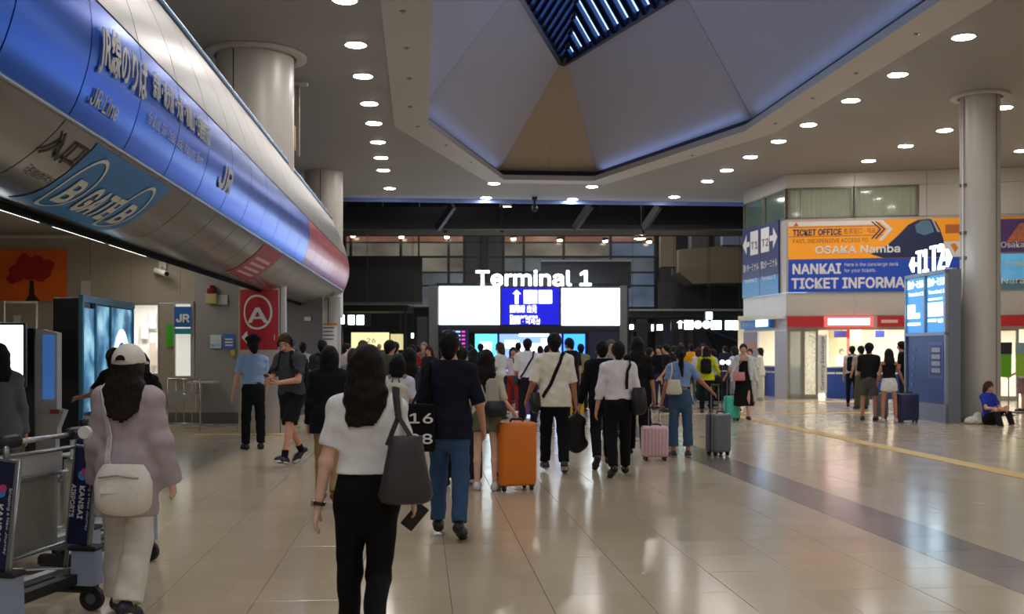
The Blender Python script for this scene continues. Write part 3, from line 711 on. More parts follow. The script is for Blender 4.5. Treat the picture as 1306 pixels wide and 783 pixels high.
T_BB = ARC[18]; T_BT = ARC[36]; T_TOP = ARC[-1]            # blue band bottom / top, along the profile
def drum(s, t, off=0.):
    x0, z = at_t(t)
    if off:
        a, b = at_t(t - .02), at_t(t + .02); d = Vector((b[0] - a[0], b[1] - a[1])).normalized(); x0 += d.y * off; z -= d.x * off
    if s <= SEND: return Vector((SX * s + x0, s, z))
    ph = (s - SEND) / 2.475; c = Vector((SX * SEND + PIV, SEND)); r = x0 - PIV
    return Vector((c.x + r * math.cos(ph), c.y + r * math.sin(ph), z))
can = thing('gate_canopy', 'long curved metal canopy with a blue and red band over the ticket gates', 'canopy', (0, 0, 0))
M_BLUE = mat((2, 100, 220), .27, .8, var=.06, nscale=1.5, coat=.0, bump=.03, bscale=3); M_RED = mat((196, 40, 78), .32, .4, var=.06, coat=.15)
M_SIL = mat((124, 118, 110), .38, .6, var=.06, nscale=1.2, bump=.04, bscale=3); M_GRY = mat((140, 137, 134), .26, .7, var=.06, nscale=1.2, bump=.05, bscale=2.5)
def panel(s0, s1, t0, t1, m, name, nt_=10):
    b = MB(); ns = max(1, int((s1 - s0) / .5) if s1 > SEND else 1); vs = []
    for i in range(ns + 1):
        for k in range(nt_ + 1): vs.append(drum(s0 + (s1 - s0) * i / ns, t0 + (t1 - t0) * k / nt_))
    f = [(i * (nt_ + 1) + k, (i + 1) * (nt_ + 1) + k, (i + 1) * (nt_ + 1) + k + 1, i * (nt_ + 1) + k + 1) for i in range(ns) for k in range(nt_)]
    n0 = len(vs)
    # turned-in edges give the panel thickness
    ed = [k for k in range(nt_ + 1)]; vs += [drum(s0, t0 + (t1 - t0) * k / nt_, -.04) for k in ed] + [drum(s1, t0 + (t1 - t0) * k / nt_, -.04) for k in ed]
    for k in range(nt_): f += [(k, k + 1, n0 + k + 1, n0 + k), (ns * (nt_ + 1) + k, n0 + nt_ + 1 + k, n0 + nt_ + 2 + k, ns * (nt_ + 1) + k + 1)]
    b.add(vs, f); return b.build(name, m, can, 'auto')
S_LIST = [2.175 + 1.2375 * i for i in range(22)]; g = .009
s = S_LIST[0]; ends = S_LIST + [SEND + 1.2, SEND + 2.4, SEND + 3.6]
for i, (s0, s1) in enumerate(zip(ends[:-1], ends[1:])):
    panel(s0 + g, s1 - g, T_BB + .015, T_BT - .01, M_BLUE if s0 < 18.4 else M_RED, 'band_panel')
    panel(s0 + g, s1 - g, T_BT + .01, T_TOP, M_SIL, 'crown_panel')
for i in range(0, len(ends) - 1):
    panel(ends[i] + g, ends[i + 1] - g, 0, T_BB - .015, M_GRY, 'soffit_panel')
bk = MB(); vs = []; nt_ = 24; ss = [2.175 + .6 * k for k in range(51)]
for s in ss: vs += [drum(s, T_TOP * k / nt_, -.035) for k in range(nt_ + 1)]
bk.add(vs, [(i * (nt_ + 1) + k, (i + 1) * (nt_ + 1) + k, (i + 1) * (nt_ + 1) + k + 1, i * (nt_ + 1) + k + 1) for i in range(len(ss) - 1) for k in range(nt_)])
bk.build('backing_skin', mat((40, 42, 48), .7), can)
MB().tube([drum(2.175 + .675 * k, ARC[56], .02) for k in range(44)], .035, 8).build('crown_rail', mat((120, 150, 180), .25, .7), can, True)
MB().tube([drum(2.175 + .675 * k, T_BB, .004) for k in range(44)], .018, 6).build('joint_bead', mat((170, 176, 186), .3, .7), can, True)
eb = MB()
for k in range(42):
    a, b_ = drum(2.175 + .6 * k, 0), drum(2.775 + .6 * k, 0); eb.bar(a + Vector((-.05, 0, -.03)), b_ + Vector((-.05, 0, -.03)), .05, .055)
eb.build('edge_beam', mat((14, 14, 15), .8, spec=.1), can)
# printed panels on the canopy skin (follow the curve)
def patch(s0, s1, t0, t1, m, name, off=.006):
    b = MB(); n, k_ = 8, 12; vs = [drum(s0 + (s1 - s0) * i / n, t0 + (t1 - t0) * k / k_, off) for i in range(n + 1) for k in range(k_ + 1)]
    b.add(vs, [(i * (k_ + 1) + k, (i + 1) * (k_ + 1) + k, (i + 1) * (k_ + 1) + k + 1, i * (k_ + 1) + k + 1) for i in range(n) for k in range(k_)]); return b.build(name, m, can, True)
M_SIGNB = mat((40, 128, 200), .4, var=.03); M_WHITE = mat((232, 232, 232), .5, var=.02); M_INK = mat((32, 32, 34), .5)
patch(7.84, 10.01, .09, T_BB - .045, M_SIGNB, 'gate_sign')
def dtext(body, s0, t0, size, width, m=M_WHITE, bold=.01, off=.012):
    text(body, size, m, None, can, width, bold, warp=lambda x, y, z=0.: drum(s0 + x, t0 + y, off + z))
def dring(s, t, r, m=M_WHITE, w=.05, sx=1.):
    b = MB(); n = 40; vs = []
    for k in range(n):
        a = 2 * math.pi * k / n; vs += [drum(s + sx * r * math.cos(a), t + r * math.sin(a), .013), drum(s + sx * (r - w) * math.cos(a), t + (r - w) * math.sin(a), .013)]
    b.add(vs, [(2 * k, 2 * k + 1, (2 * k + 3) % (2 * n), (2 * k + 2) % (2 * n)) for k in range(n)]); b.build('ring_mark', m, can)
TM = (.09 + T_BB - .045) / 2
dtext('GATE', 8.55, TM - .20, .56, .76, bold=.03); dtext('B', 8.10, TM - .185, .52, .22, bold=.03); dtext('B', 9.48, TM - .185, .52, .22, bold=.03)
dring(8.21, TM, .33, sx=.8, w=.035); dring(9.59, TM, .33, sx=.8, w=.035)
dtext('入口', 7.12, .645, .24, .68, M_INK); dtext('Entrance', 7.30, .435, .15, .47, M_INK, 0)
TB = T_BB
dtext('JR線のりば', 7.31, TB + .46, .35, 1.16, bold=.015); dtext('JR Line', 7.29, TB + .16, .24, .6)
dtext('京都・新大阪・大阪・和歌山・日根野方面', 8.62, TB + .55, .23, 2.17); dtext('for Kyoto, Shin-Osaka, Osaka, Wakayama, Hineno', 8.62, TB + .31, .18, 2.0, bold=.0)
dtext('JR', 11.48, TB + .25, .46, .62, bold=.04)
patch(15.45, 17.25, .19, T_BB - .04, mat((176, 40, 66), .4), 'gate_sign')
for k in range(4): patch(15.7, 16.95, .31 + .11 * k, .31 + .11 * k + .05, mat((226, 190, 196), .5), 'lettering_line', .012)
# ---------------------------------------------------------------- gate hall behind the canopy
SOF = 4.2
sf = MB(); q = [(SX * s_ + x, s_, SOF) for s_, x in ((2.2, -3.6), (24.2, -3.6), (24.2, -14), (2.2, -14))]; sf.quad(*q); sf.add([(a, b, c + .15) for a, b, c in q], [(3, 2, 1, 0)])
sf.quad(drum(2.2, 0) + Vector((-.12, 0, 0)), drum(24.2, 0) + Vector((-.12, 0, 0)), (SX * 24.2 - 3.6, 24.2, SOF), (SX * 2.2 - 3.6, 2.2, SOF))
tag(sf.build('ceiling_gate_hall', mat((170, 166, 160), .8)), 'low ceiling of the ticket gate hall', kind='structure')
# strip lamps hung under it
for k, (s0, s1) in enumerate(((12.6, 14.9), (15.2, 16.7), (17.3, 20.0), (20.3, 22.9))):
    t = thing('strip_lamp', '%s long white linear lamp, counted from the nearest, behind the black canopy edge' % ORD[k], 'lamp', (SX * s0 - 6.05, s0, 3.62), 0, 'linear lamps over the ticket gates')
    d = Vector((SX * (s1 - s0), s1 - s0, 0))
    MB().bar((0, 0, .06), d + Vector((0, 0, .06)), .44, .06).build('housing', mat((190, 190, 190), .5), t)
    MB().bar((0, 0, 0), d, .40, .05).build('tube', glow((255, 250, 240), 2.4), t)
    for f in (.15, .85): MB().cyl(d * f + Vector((0, 0, .08)), d * f + Vector((0, 0, SOF - 3.64)), .012, n=6).build('rod', M_SEAM, t)
YW = 23.5
M_GW = mat((168, 158, 142), .6, var=.04, nscale=1); M_GW2 = mat((150, 148, 146), .5, .2, var=.04)
gw = thing('wall_gate', 'beige panelled wall of the ticket gate hall', None); del gw['label']; tag(gw, 'beige panelled wall of the ticket gate hall', kind='structure')
def wp(name, px0, px1, z0, z1, m, y=YW, th=.06, parent=None, g=.008):
    x0, x1 = X(px0, y), X(px1, y); b = MB(); b.box(((x0 + x1) / 2, y + th / 2, (z0 + z1) / 2), (x1 - x0 - g, th, z1 - z0 - g)); return b.build(name, m, parent or gw)
ZT = SOF + .3
for a, b_ in ((-150, -60), (-60, 0), (0, 57), (57, 115), (115, 167), (230, 250)): wp('wall_panel', a, b_, 2.75 if b_ < 120 else (0 if a >= 230 else 2.62), ZT, M_GW)
for a, b_ in ((-150, -60), (-60, 5), (48, 115), (115, 167)): wp('wall_panel', a, b_, 0, 2.75 if b_ < 120 else 2.62, M_GW)
wp('wall_panel', 167, 230, 2.62, ZT, M_GW); wp('wall_panel', 167, 203, 0, 1.0, M_GW2); wp('wall_panel', 203, 230, 0, 2.62, M_GW)
wp('cornice_rail', -150, 118, 4.05, 4.12, mat((206, 200, 188), .5), y=YW - .05)
bw = MB(); bw.box((-11.8, YW + 2.6, 2.2), (10, .1, 4.6)); tag(bw.build('wall_gate_office', mat((225, 224, 218), .6)), 'white back wall of the gate office', kind='structure')
lamp('office_lamp', (X(195, YW + 1.2), YW + 1.2, 2.9), 1.6, 55, (1, .97, .92), .6)
dr = wp('door_1', 7, 46, 0, 2.62, mat((168, 160, 148), .5), th=.04); dr.parent = None; tag(dr, 'plain beige metal door under the orange poster', kind='structure')
wp('pane', 17, 26, 1.75, 2.35, mat((225, 225, 220), .3), y=YW - .02, th=.02, parent=dr); wp('door_sign', 31, 50, 1.68, 1.80, mat((60, 140, 170), .5), y=YW - .02, th=.015, parent=dr); wp('handle', 9, 11, 1.0, 1.2, mat((90, 90, 90), .3, .8), y=YW - .04, th=.03, parent=dr)
# ticket office window
wi = thing('window_2', 'lit ticket office window', None); del wi['label']; tag(wi, 'lit ticket office window beside the green strip', kind='structure')
M_FR = mat((176, 172, 166), .4, .4); M_GL = mat((235, 240, 240), .04, alpha=.14, var=0)
for (a, b_, z0, z1) in ((167, 169, 1.0, 2.62), (201, 203, 1.0, 2.62), (169, 201, 2.57, 2.62), (169, 201, 1.0, 1.06)): wp('frame_bar', a, b_, z0, z1, M_FR, y=YW - .03, th=.1, parent=wi, g=0)
wp('pane', 169, 201, 1.06, 2.57, M_GL, y=YW + .02, th=.01, parent=wi)
for (a, b_, z0, z1, c) in ((171, 176, 1.7, 2.1, (226, 228, 230)), (180, 189, 1.85, 2.25, (212, 214, 214)), (190, 199, 2.1, 2.5, (200, 205, 205)), (191, 199, 1.2, 1.75, (190, 176, 160))):
    o = wp('paper_notice', a, b_, z0, z1, mat(c, .7), y=YW + 2.4, th=.01, g=0); o.parent = wi
# window with JR sign further right, oblique post, metal doors
wp('wall_panel', 250, 306, 0, ZT, M_GW2, y=22.6); wp('skirting', 203, 306, 0, .25, mat((92, 90, 88), .5), y=22.55, th=.05)
wj = thing('window_3', 'narrow lit window', None); del wj['label']; tag(wj, 'narrow lit service window with a blue sign', kind='structure')
for (a, b_, z0, z1) in ((221, 223, .95, 2.65), (243, 246, .95, 2.65), (223, 243, 2.6, 2.65), (223, 243, .95, 1.0)): wp('frame_bar', a, b_, z0, z1, M_FR, y=YW - .12, th=.1, parent=wj, g=0)
wp('lit_pane', 223, 243, 1.0, 2.6, mat((235, 238, 235), .4, emit=.22, ecol=(255, 250, 240), var=.06), y=YW - .05, th=.02, parent=wj)
def flat_sign(name, label, cat, px0, px1, py0, py1, y, m, th=.02, group=None, fr=None):
    """a flat board facing the camera side, origin at its lower left; returns (obj, matrix, w, h)"""
    x0, x1, z0, z1 = X(px0, y), X(px1, y), Z(py1, y), Z(py0, y)
    t = thing(name, label, cat, (x0, y, z0), 0, group)
    MB().box(((x1 - x0) / 2, th / 2, (z1 - z0) / 2), (x1 - x0, th, z1 - z0)).build('board', m, t)
    if fr:
        w, h = x1 - x0, z1 - z0
        for nm, c, d in (('frame_bar', (w / 2, 0, h), (w + .06, th + .04, .05)), ('frame_bar', (w / 2, 0, 0), (w + .06, th + .04, .05)), ('frame_bar', (0, 0, h / 2), (.05, th + .04, h)), ('frame_bar', (w, 0, h / 2), (.05, th + .04, h))): MB().box(c, d).build(nm, fr, t)
    return t, Matrix.Identity(4), x1 - x0, z1 - z0
def TM_(x, z, y=0.): return Matrix.Translation((x, y, z))
t, _, w, h = flat_sign('railway_sign', 'small blue railway sign above the narrow window', 'sign', 222, 244, 391, 417, YW - .22, mat((30, 96, 170), .4))
text('JR', h * .72, M_WHITE, TM_(w * .12, h * .25), t, w * .72, .04)
t, _, w, h = flat_sign('notice', 'small teal notice under the railway sign', 'sign', 222, 244, 419, 426, YW - .22, mat((40, 140, 160), .4))
flat_sign('green_strip', 'bright green vertical strip between the two office windows', 'sign', 212, 221, 414, 442, YW - .06, mat((70, 190, 40), .5))
t, _, w, h = flat_sign('wifi_sign', 'white square wifi notice on the grey metal panel', 'sign', 268, 282, 427, 444, 22.54, mat((205, 225, 235), .5)); text('Wi-Fi', .12, mat((50, 130, 190), .5), TM_(.02, .03), t, w * .8)
t, _, w, h = flat_sign('notice', 'small blue notice beside the wifi sign', 'sign', 285, 299, 426, 445, 22.54, mat((36, 110, 190), .5))
for k in range(3): MB().box((w / 2, -.004, h * (.25 + .2 * k)), (w * .7, .006, .03)).build('print_line', M_WHITE, t)
flat_sign('notice', 'tiny yellow sticker under the blue notice', 'sign', 294, 299, 446, 454, 22.54, mat((200, 180, 50), .5))
t = thing('alarm_box', 'red and cream alarm light high on the grey panel', 'alarm', (X(270, 22.5), 22.5, Z(388, 22.5)))
MB().rbox((0, 0, .12), (.24, .16, .22), .02).build('body', mat((190, 180, 130), .5), t); MB().lathe([(.1, .23), (.1, .33), (.06, .4), (.001, .41)], 16).build('lens', mat((130, 26, 26), .3), t)
flat_sign('notice', 'small white and blue pictogram beside the alarm light', 'sign', 277, 290, 376, 388, 22.54, mat((200, 205, 215), .5))
# CCTV camera
t = thing('security_camera', 'white bullet security camera on the beige wall', 'camera', (X(207, YW - .1), YW - .05, Z(345, YW)))
MB().box((0, 0, .1), (.16, .1, .16)).build('mount', mat((205, 200, 190), .4), t); MB().tube([(0, -.02, .08), (0, -.15, .0)], .025).build('arm', mat((190, 186, 178), .4), t)
MB().cyl((-.13, -.1, -.01), (.18, -.32, -.10), .065, n=14).build('barrel', mat((225, 222, 214), .4), t, 'auto'); MB().cyl((.18, -.32, -.10), (.20, -.334, -.106), .05, n=14).build('lens', mat((15, 15, 18), .15), t)
# orange tree poster
t, _, w, h = flat_sign('tree_poster', 'orange poster of a red tree on the beige wall', 'poster', -34, 85, 318, 384, YW - .06, mat((236, 104, 30), .5, var=.3, nscale=1.2))
rb = MB(); random.seed(3)
blobs = [(.60, .62, .20), (.48, .55, .17), (.72, .55, .17), (.55, .76, .15), (.68, .72, .16), (.42, .44, .10), (.80, .68, .12)]
for i, (bx_, bz_, br) in enumerate(blobs):
    n = 14; pts = [(bx_ * w + br * w * .62 * (1 + .12 * math.sin(3 * a + i)) * math.cos(a), bz_ * h + br * h * 1.0 * (1 + .12 * math.cos(4 * a)) * math.sin(a)) for a in [2 * math.pi * k / n for k in range(n)]]
    rb.add([(x_, -.003 - .001 * i, z_) for x_, z_ in pts], [tuple(range(n))])
rb.build('printed_crown', mat((176, 36, 30), .55, var=.4, nscale=3), t)
MB().prism([(.56 * w, 0), (.72 * w, 0), (.66 * w, .12 * h), (.65 * w, .40 * h), (.61 * w, .40 * h), (.60 * w, .12 * h)], .004, Matrix.Translation((0, -.016, 0))).build('printed_trunk', mat((52, 30, 22), .6), t)
t, _, w, h = flat_sign('notice', 'white notice just above the black locker screens', 'sign', 103, 115, 358, 378, YW - .06, mat((200, 196, 190), .5))
# entrance column A and its sign, second clad post, poster
xa = X(335, 20.4)
ca = column('grey clad pillar with the red A sign below the canopy', xa, 20.4, .45, 0, 3.0, 0, 3, R(-150))
sg = thing('gate_sign', 'red sign with a white circled letter A and a left arrow on the pillar', 'sign', (xa, 20.4, 0))
def cyl_pt(r, x, z): a = x / r; return Vector((r * math.sin(a), -r * math.cos(a), z))
z0, z1 = Z(446, 19.94), Z(369, 19.94); b = MB(); n = 16; vs = []
for k in range(n + 1):
    xx = -.42 + .84 * k / n; vs += [cyl_pt(.457, xx, z0), cyl_pt(.457, xx, z1)]
b.add(vs, [(2 * k, 2 * k + 2, 2 * k + 3, 2 * k + 1) for k in range(n)]); b.build('board', mat((186, 28, 48), .45), sg, True)
zc = Z(398, 19.94)
b = MB(); vs = []
for k in range(40):
    a = 2 * math.pi * k / 40; vs += [cyl_pt(.462, .29 * math.cos(a), zc + .33 * math.sin(a)), cyl_pt(.462, .25 * math.cos(a), zc + .29 * math.sin(a))]
b.add(vs, [(2 * k, 2 * k + 1, (2 * k + 3) % 80, (2 * k + 2) % 80) for k in range(40)]); b.build('ring_mark', M_WHITE, sg)
text('A', .52, M_WHITE, None, sg, .36, .03, warp=lambda x, y, z=0.: cyl_pt(.464 + z, x - .18, zc - .19 + y))
zb_ = Z(430, 19.94); b = MB(); arrow = [(-.36, 0), (-.20, .12), (-.20, .05), (.34, .05), (.34, -.05), (-.20, -.05), (-.20, -.12)]
b.add([cyl_pt(.464, x_, zb_ + z_) for x_, z_ in arrow], [(0, 1, 6), (2, 3, 4, 5), (1, 2, 5, 6)]); b.build('arrow', M_WHITE, sg)
# recess behind the pillar with dark metal doors and signs
wp('wall_panel', 366, 412, 0, 3.0, mat((120, 120, 124), .45, .3), y=26.0); wp('wall_panel', 330, 366, 0, 3.0, mat((150, 148, 146), .45, .2), y=25.4)
flat_sign('notice', 'small white pictogram on the dark doors behind the pillar', 'sign', 388, 396, 404, 409, 25.95, mat((215, 215, 220), .5))
cw = column('slim white clad pillar at the far end of the canopy', X(421, 27.4), 27.4, .28, 0, 2.95, 0, 2, R(-90)); 
t, _, w, h = flat_sign('route_poster', 'white poster with an orange edge on the far canopy pillar', 'poster', 405, 430, 412, 452, 27.1, mat((205, 205, 205), .5, var=.12, nscale=6)); MB().box((.05, -.004, h / 2), (.1, .02, h)).build('orange_edge', mat((190, 130, 40), .5), t); MB().box((w / 2, -.004, h - .03), (w, .02, .06)).build('orange_edge', mat((190, 130, 40), .5), t)
for k in range(4): MB().box((w * .55, -.004, h * (.85 - .12 * k)), (w * (.6 - .1 * (k % 2)), .006, .03)).build('print_line', mat((70, 70, 75), .6), t)
# white shelf and steel railing by the office
t = thing('wall_shelf', 'small grey shelf on the metal panel by the railing', 'shelf', (X(262, 22.4), 22.25, Z(487, 22.4)))
MB().box((0, 0, 0), (.55, .45, .035)).build('top', mat((196, 194, 188), .4), t); MB().prism([(-.02, 0), (.02, 0), (.02, -.25), (-.02, -.25)], .3, Matrix.Translation((-.1, .0, 0))).build('bracket', mat((160, 158, 154), .4), t)
t = thing('steel_railing', 'short stainless steel railing beside the office window', 'railing', (X(214, 21), 21, 0)); M_ST = mat((180, 180, 182), .25, .9)
for k in range(5): MB().cyl((k * .16, 0, .0), (k * .16, 0, 1.0), .018 if k in (0, 4) else .01, n=8).build('post', M_ST, t, True)
for z in (1.0, .12, .7): MB().cyl((0, 0, z), (.64, 0, z), .018, n=8).build('rail', M_ST, t, True)
MB().box((.16, -.03, .62), (.28, .02, .30)).build('plate', mat((170, 172, 172), .4, .5), t)
# ---------------------------------------------------------------- locker machine with screens, ticket totem, info screen
def hallmat(px, y): return Matrix.Translation((X(px, y), y, 0)) @ Matrix.Rotation(TH, 4, 'Z')
t = thing('screen_cabinet', 'tall black cabinet with two bright vehicle screens facing the hall', 'machine', (X(103, 14), 14, 0), TH)
M_BLK = mat((12, 13, 16), .35, coat=.2); M_CY = mat((56, 112, 138), .35, .3, emit=.03)
MB().rbox((-.19, 1.28, 1.14), (.34, 2.56, 2.28), .02).build('body', M_BLK, t)
MB().box((.0, 1.28, 2.27), (.06, 2.56, .09)).build('top_frame', M_CY, t)
for y in (.03, .60, 1.3, 2.5): MB().box((.0, y, 1.15), (.05, .06, 2.2)).build('mullion', M_CY if y != 1.3 else mat((60, 110, 130), .4, .3), t)
def img_screen(name, par, c, dy, dz, base, seed):
    m = bpy.data.materials.new('screen_image'); m.use_nodes = True; nt = m.node_tree; b = nt.nodes['Principled BSDF']; tc = nt.nodes.new('ShaderNodeTexCoord')
    n = nt.nodes.new('ShaderNodeTexNoise'); n.inputs['Scale'].default_value = 2.2; n.inputs['Detail'].default_value = 6; n.noise_dimensions = '4D'; n.inputs['W'].default_value = seed; nt.links.new(tc.outputs['Object'], n.inputs['Vector'])
    cr = nt.nodes.new('ShaderNodeValToRGB'); e = cr.color_ramp.elements
    for i, (p, c_) in enumerate(base):
        el = e[i] if i < 2 else e.new(p); el.position = p; el.color = lin(c_)
    nt.links.new(n.outputs['Fac'], cr.inputs[0]); nt.links.new(cr.outputs[0], b.inputs['Emission Color']); b.inputs['Emission Strength'].default_value = .42; b.inputs['Base Color'].default_value = (.01, .01, .01, 1); b.inputs['Roughness'].default_value = .2
    return MB().box(c, (.02, dy, dz)).build(name, m, par)
SCR = [(.25, (12, 26, 40)), (.75, (210, 235, 245)), (.45, (50, 110, 150)), (.58, (130, 190, 215))]
s1 = img_screen('screen', t, (-.005, .315, 1.45), .50, 1.4, SCR, 1.0); s2 = img_screen('screen', t, (-.005, 1.9, 1.5), 1.1, 1.4, SCR, 4.0); img_screen('screen', t, (-.005, .95, 1.5), .62, 1.4, SCR, 7.5)
img_screen('lower_glass', t, (-.005, .315, .4), .50, .6, [(.3, (14, 20, 26)), (.8, (70, 90, 100))], 9.)
wb = MB(); vs = []
for k in range(25):
    a = math.pi * k / 24; vs += [(.012, 1.9 - .48 * math.cos(a), 1.18 + .72 * math.sin(a)), (.012, 1.9 - .36 * math.cos(a), 1.18 + .52 * math.sin(a))]
wb.add(vs, [(2 * k, 2 * k + 2, 2 * k + 3, 2 * k + 1) for k in range(24)]); wb.build('displayed_arch', mat((40, 50, 60), .4, emit=.8, ecol=(225, 240, 250), var=.4), s2)
t = thing('ticket_totem', 'slim white ticket totem with a tall blue screen', 'machine', (X(58, 13), 13, 0), R(12))
b = MB(); b.prism([(-.16, .55), (.16, .55), (.16, 1.80), (-.02, 1.84), (-.08, 1.84)], .28, Matrix.Translation((0, -.14, 0))); b.build('cabinet', mat((212, 214, 216), .4), t)
MB().box((-.14, -.02, .95), (.1, .34, 1.8)).build('black_side', M_BLK, t); MB().box((0, 0, .275), (.28, .24, .55)).build('pedestal', mat((196, 198, 200), .4), t); MB().box((0, 0, .01), (.42, .4, .02)).build('base_plate', mat((150, 150, 150), .4, .5), t)
MB().box((.065, -.15, 1.38), (.13, .015, .78)).build('screen', mat((20, 50, 110), .2, emit=.22, ecol=(70, 120, 190), var=.2), t)
MB().prism([(-.02, 0), (.16, 0), (.24, .22), (.1, .26), (-.02, .26)], .3, Matrix.Translation((.0, -.16, .62))).build('card_tray', mat((206, 208, 212), .4), t)
MB().box((.14, -.17, .84), (.1, .04, .05)).build('reader', mat((190, 80, 80), .5), t)
t = thing('info_screen', 'large white information screen on a stand at the left edge', 'screen', (X(2, 12), 12, 0), R(10))
MB().rbox((-.22, .03, 1.53), (.96, .08, .74), .015).build('bezel', M_BLK, t); MB().box((-.22, -.015, 1.57), (.90, .01, .60)).build('screen', glow((225, 240, 248), 1.6), t); MB().box((-.22, -.015, 1.22), (.90, .012, .09)).build('caption_bar', mat((20, 40, 90), .3, emit=.15), t)
text('出口', .07, glow((255, 255, 255), 1.2), TM_(.05, 1.2, -.02), t, .14)
MB().box((-.22, .05, .6), (.14, .06, 1.2)).build('post', M_BLK, t); MB().box((-.22, .05, .015), (.7, .5, .03)).build('foot', M_BLK, t)
b = MB(); b.rbox((0, 0, .5), (.7, .45, 1.0), .03)
t = thing('ticket_machine', 'low beige ticket counter behind the white totem', 'counter', (X(42, 16), 16, 0)); b.build('body', mat((150, 132, 108), .6), t); MB().box((0, 0, 1.02), (.76, .5, .04)).build('top', mat((176, 164, 140), .5), t); MB().rbox((-.05, -.1, 1.11), (.3, .2, .14), .03).build('tray', mat((206, 204, 196), .5), t)
# ================================================================ TICKET OFFICE BUILDING on the right
OA = Vector((X(1003, 34), 34, 0)); OB = Vector((X(1340, 32.4), 32.4, 0)); OQ = Vector((X(948, 37.8), 37.8, 0))
MO = frame(OA, OB); MQ = frame(OQ, OA); LO = (OB - OA).length; LQ = (OA - OQ).length
def along(A, B, px):
    k = (px - CX) / F; d = B - A; t = (k * A.y - A.x) / (d.x - k * d.y); return t * d.length
def lo(px): return along(OA, OB, px)
def lq(px): return along(OQ, OA, px)
def oz(py, px=1010): p = MO @ Vector((lo(px), 0, 0)); return Z(py, p.y)
M_PAN = mat((200, 194, 184), .38, .15, var=.05, nscale=.8); M_PAN2 = mat((186, 182, 176), .38, .2, var=.05)
wo = bpy.data.objects.new('wall_right', None); COL.objects.link(wo); tag(wo, 'pale metal panelled ticket office building', kind='structure')
def op(name, par, x0, x1, z0, z1, m, M=MO, y0=0., th=.06, g=.012):
    b = MB(); b.box(((x0 + x1) / 2, y0 + th / 2, (z0 + z1) / 2), (x1 - x0 - g, th, z1 - z0 - g)); 
    for i, v in enumerate(b.v): b.v[i] = tuple(M @ Vector(v))
    return b.build(name, m, par)
ZS0, ZS1, ZW0, ZW1, ZR0, ZR1 = oz(373), oz(283), oz(279.5), oz(240), oz(417), oz(404)
xs = [0, lo(1090), lo(1182), lo(1262), LO]
for a, b_ in zip(xs[:-1], xs[1:]):
    op('wall_panel', wo, a, b_, ZW1, CEIL, M_PAN); op('wall_panel', wo, a, b_, ZR1 + .02, ZS0, M_PAN); op('wall_panel', wo, a, b_, ZS0, (ZS0 + ZS1) / 2, M_PAN2); op('wall_panel', wo, a, b_, (ZS0 + ZS1) / 2, ZW0, M_PAN2)
    if a >= lo(1180): op('wall_panel', wo, a, b_, ZW0, ZW1, M_PAN)
op('wall_panel', wo, lo(1172), lo(1182), ZW0, ZW1, M_PAN)
for a, b_ in ((0, LQ / 2), (LQ / 2, LQ)):
    op('wall_panel', wo, a, b_, ZW1, CEIL, M_PAN2, MQ); op('wall_panel', wo, a, b_, ZR1 + .02, ZS0, M_PAN2, MQ); op('wall_panel', wo, a, b_, ZS0, ZW0, M_PAN2, MQ)
op('wall_panel', wo, 0, LO, 2.2, ZR1 + .02, M_PAN2, y0=.02); op('wall_panel', wo, 0, LQ, 2.2, ZR1 + .02, M_PAN2, MQ, y0=.02)
# curtained upper windows
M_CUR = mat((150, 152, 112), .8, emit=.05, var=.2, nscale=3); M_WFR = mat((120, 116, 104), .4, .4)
def owindow(name, label, x0, x1, M, curtain=True, glass=None):
    w = bpy.data.objects.new(name, None); COL.objects.link(w); tag(w, label, kind='structure')
    op('frame_bar', w, x0, x1, ZW0, ZW0 + .05, M_WFR, M, -.02, .12, 0); op('frame_bar', w, x0, x1, ZW1 - .05, ZW1, M_WFR, M, -.02, .12, 0)
    for x in (x0 + .03, x1 - .03): op('frame_bar', w, x - .03, x + .03, ZW0, ZW1, M_WFR, M, -.02, .12, 0)
    op('pane', w, x0, x1, ZW0, ZW1, glass or mat((235, 245, 235), .05, alpha=.16, var=0), M, .03, .01)
    if curtain:
        b = MB(); n = 60; vs = []
        for k in range(n + 1):
            x = x0 + (x1 - x0) * k / n; y = .30 + .05 * math.sin(k * 1.5) + .02 * math.sin(k * .7); vs += [M @ Vector((x, y, ZW0)), M @ Vector((x, y, ZW1))]
        b.add(vs, [(2 * k, 2 * k + 2, 2 * k + 3, 2 * k + 1) for k in range(n)]); b.build('curtain', M_CUR, w, True)
    op('back_panel', w, x0, x1, ZW0, ZW1, mat((70, 74, 60), .8), M, .5, .03)
owindow('window_4', 'upper window with green curtains, left of the pair', lo(1005), lo(1088), MO); owindow('window_5', 'upper window with green curtains, right of the pair', lo(1090), lo(1171), MO)
M_GG = mat((96, 118, 108), .08, var=.1, nscale=1)
owindow('window_6', 'greenish corner window, farther pane', .05, LQ * .5, MQ, False, M_GG); owindow('window_7', 'greenish corner window, nearer pane', LQ * .52, LQ - .08, MQ, False, M_GG)
def board(name, label, cat, x0, x1, z0, z1, m, M=MO, th=.05, y=-.06):
    """board on the office wall; local frame x along, z up, y into wall"""
    t = bpy.data.objects.new(name, None); COL.objects.link(t); t.matrix_world = M @ Matrix.Translation((x0, y, z0)); tag(t, label, cat)
    MB().box(((x1 - x0) / 2, th / 2, (z1 - z0) / 2), (x1 - x0, th, z1 - z0)).build('board', m, t); return t, x1 - x0, z1 - z0
def rectp(t, name, x0, x1, z0, z1, m, y=-.006, th=.006): return MB().box(((x0 + x1) / 2, y + th / 2, (z0 + z1) / 2), (x1 - x0, th, z1 - z0)).build(name, m, t)
def polyp(t, name, pts, m, y=-.008, th=.006): return MB().prism(pts, th, Matrix.Translation((0, y, 0))).build(name, m, t)
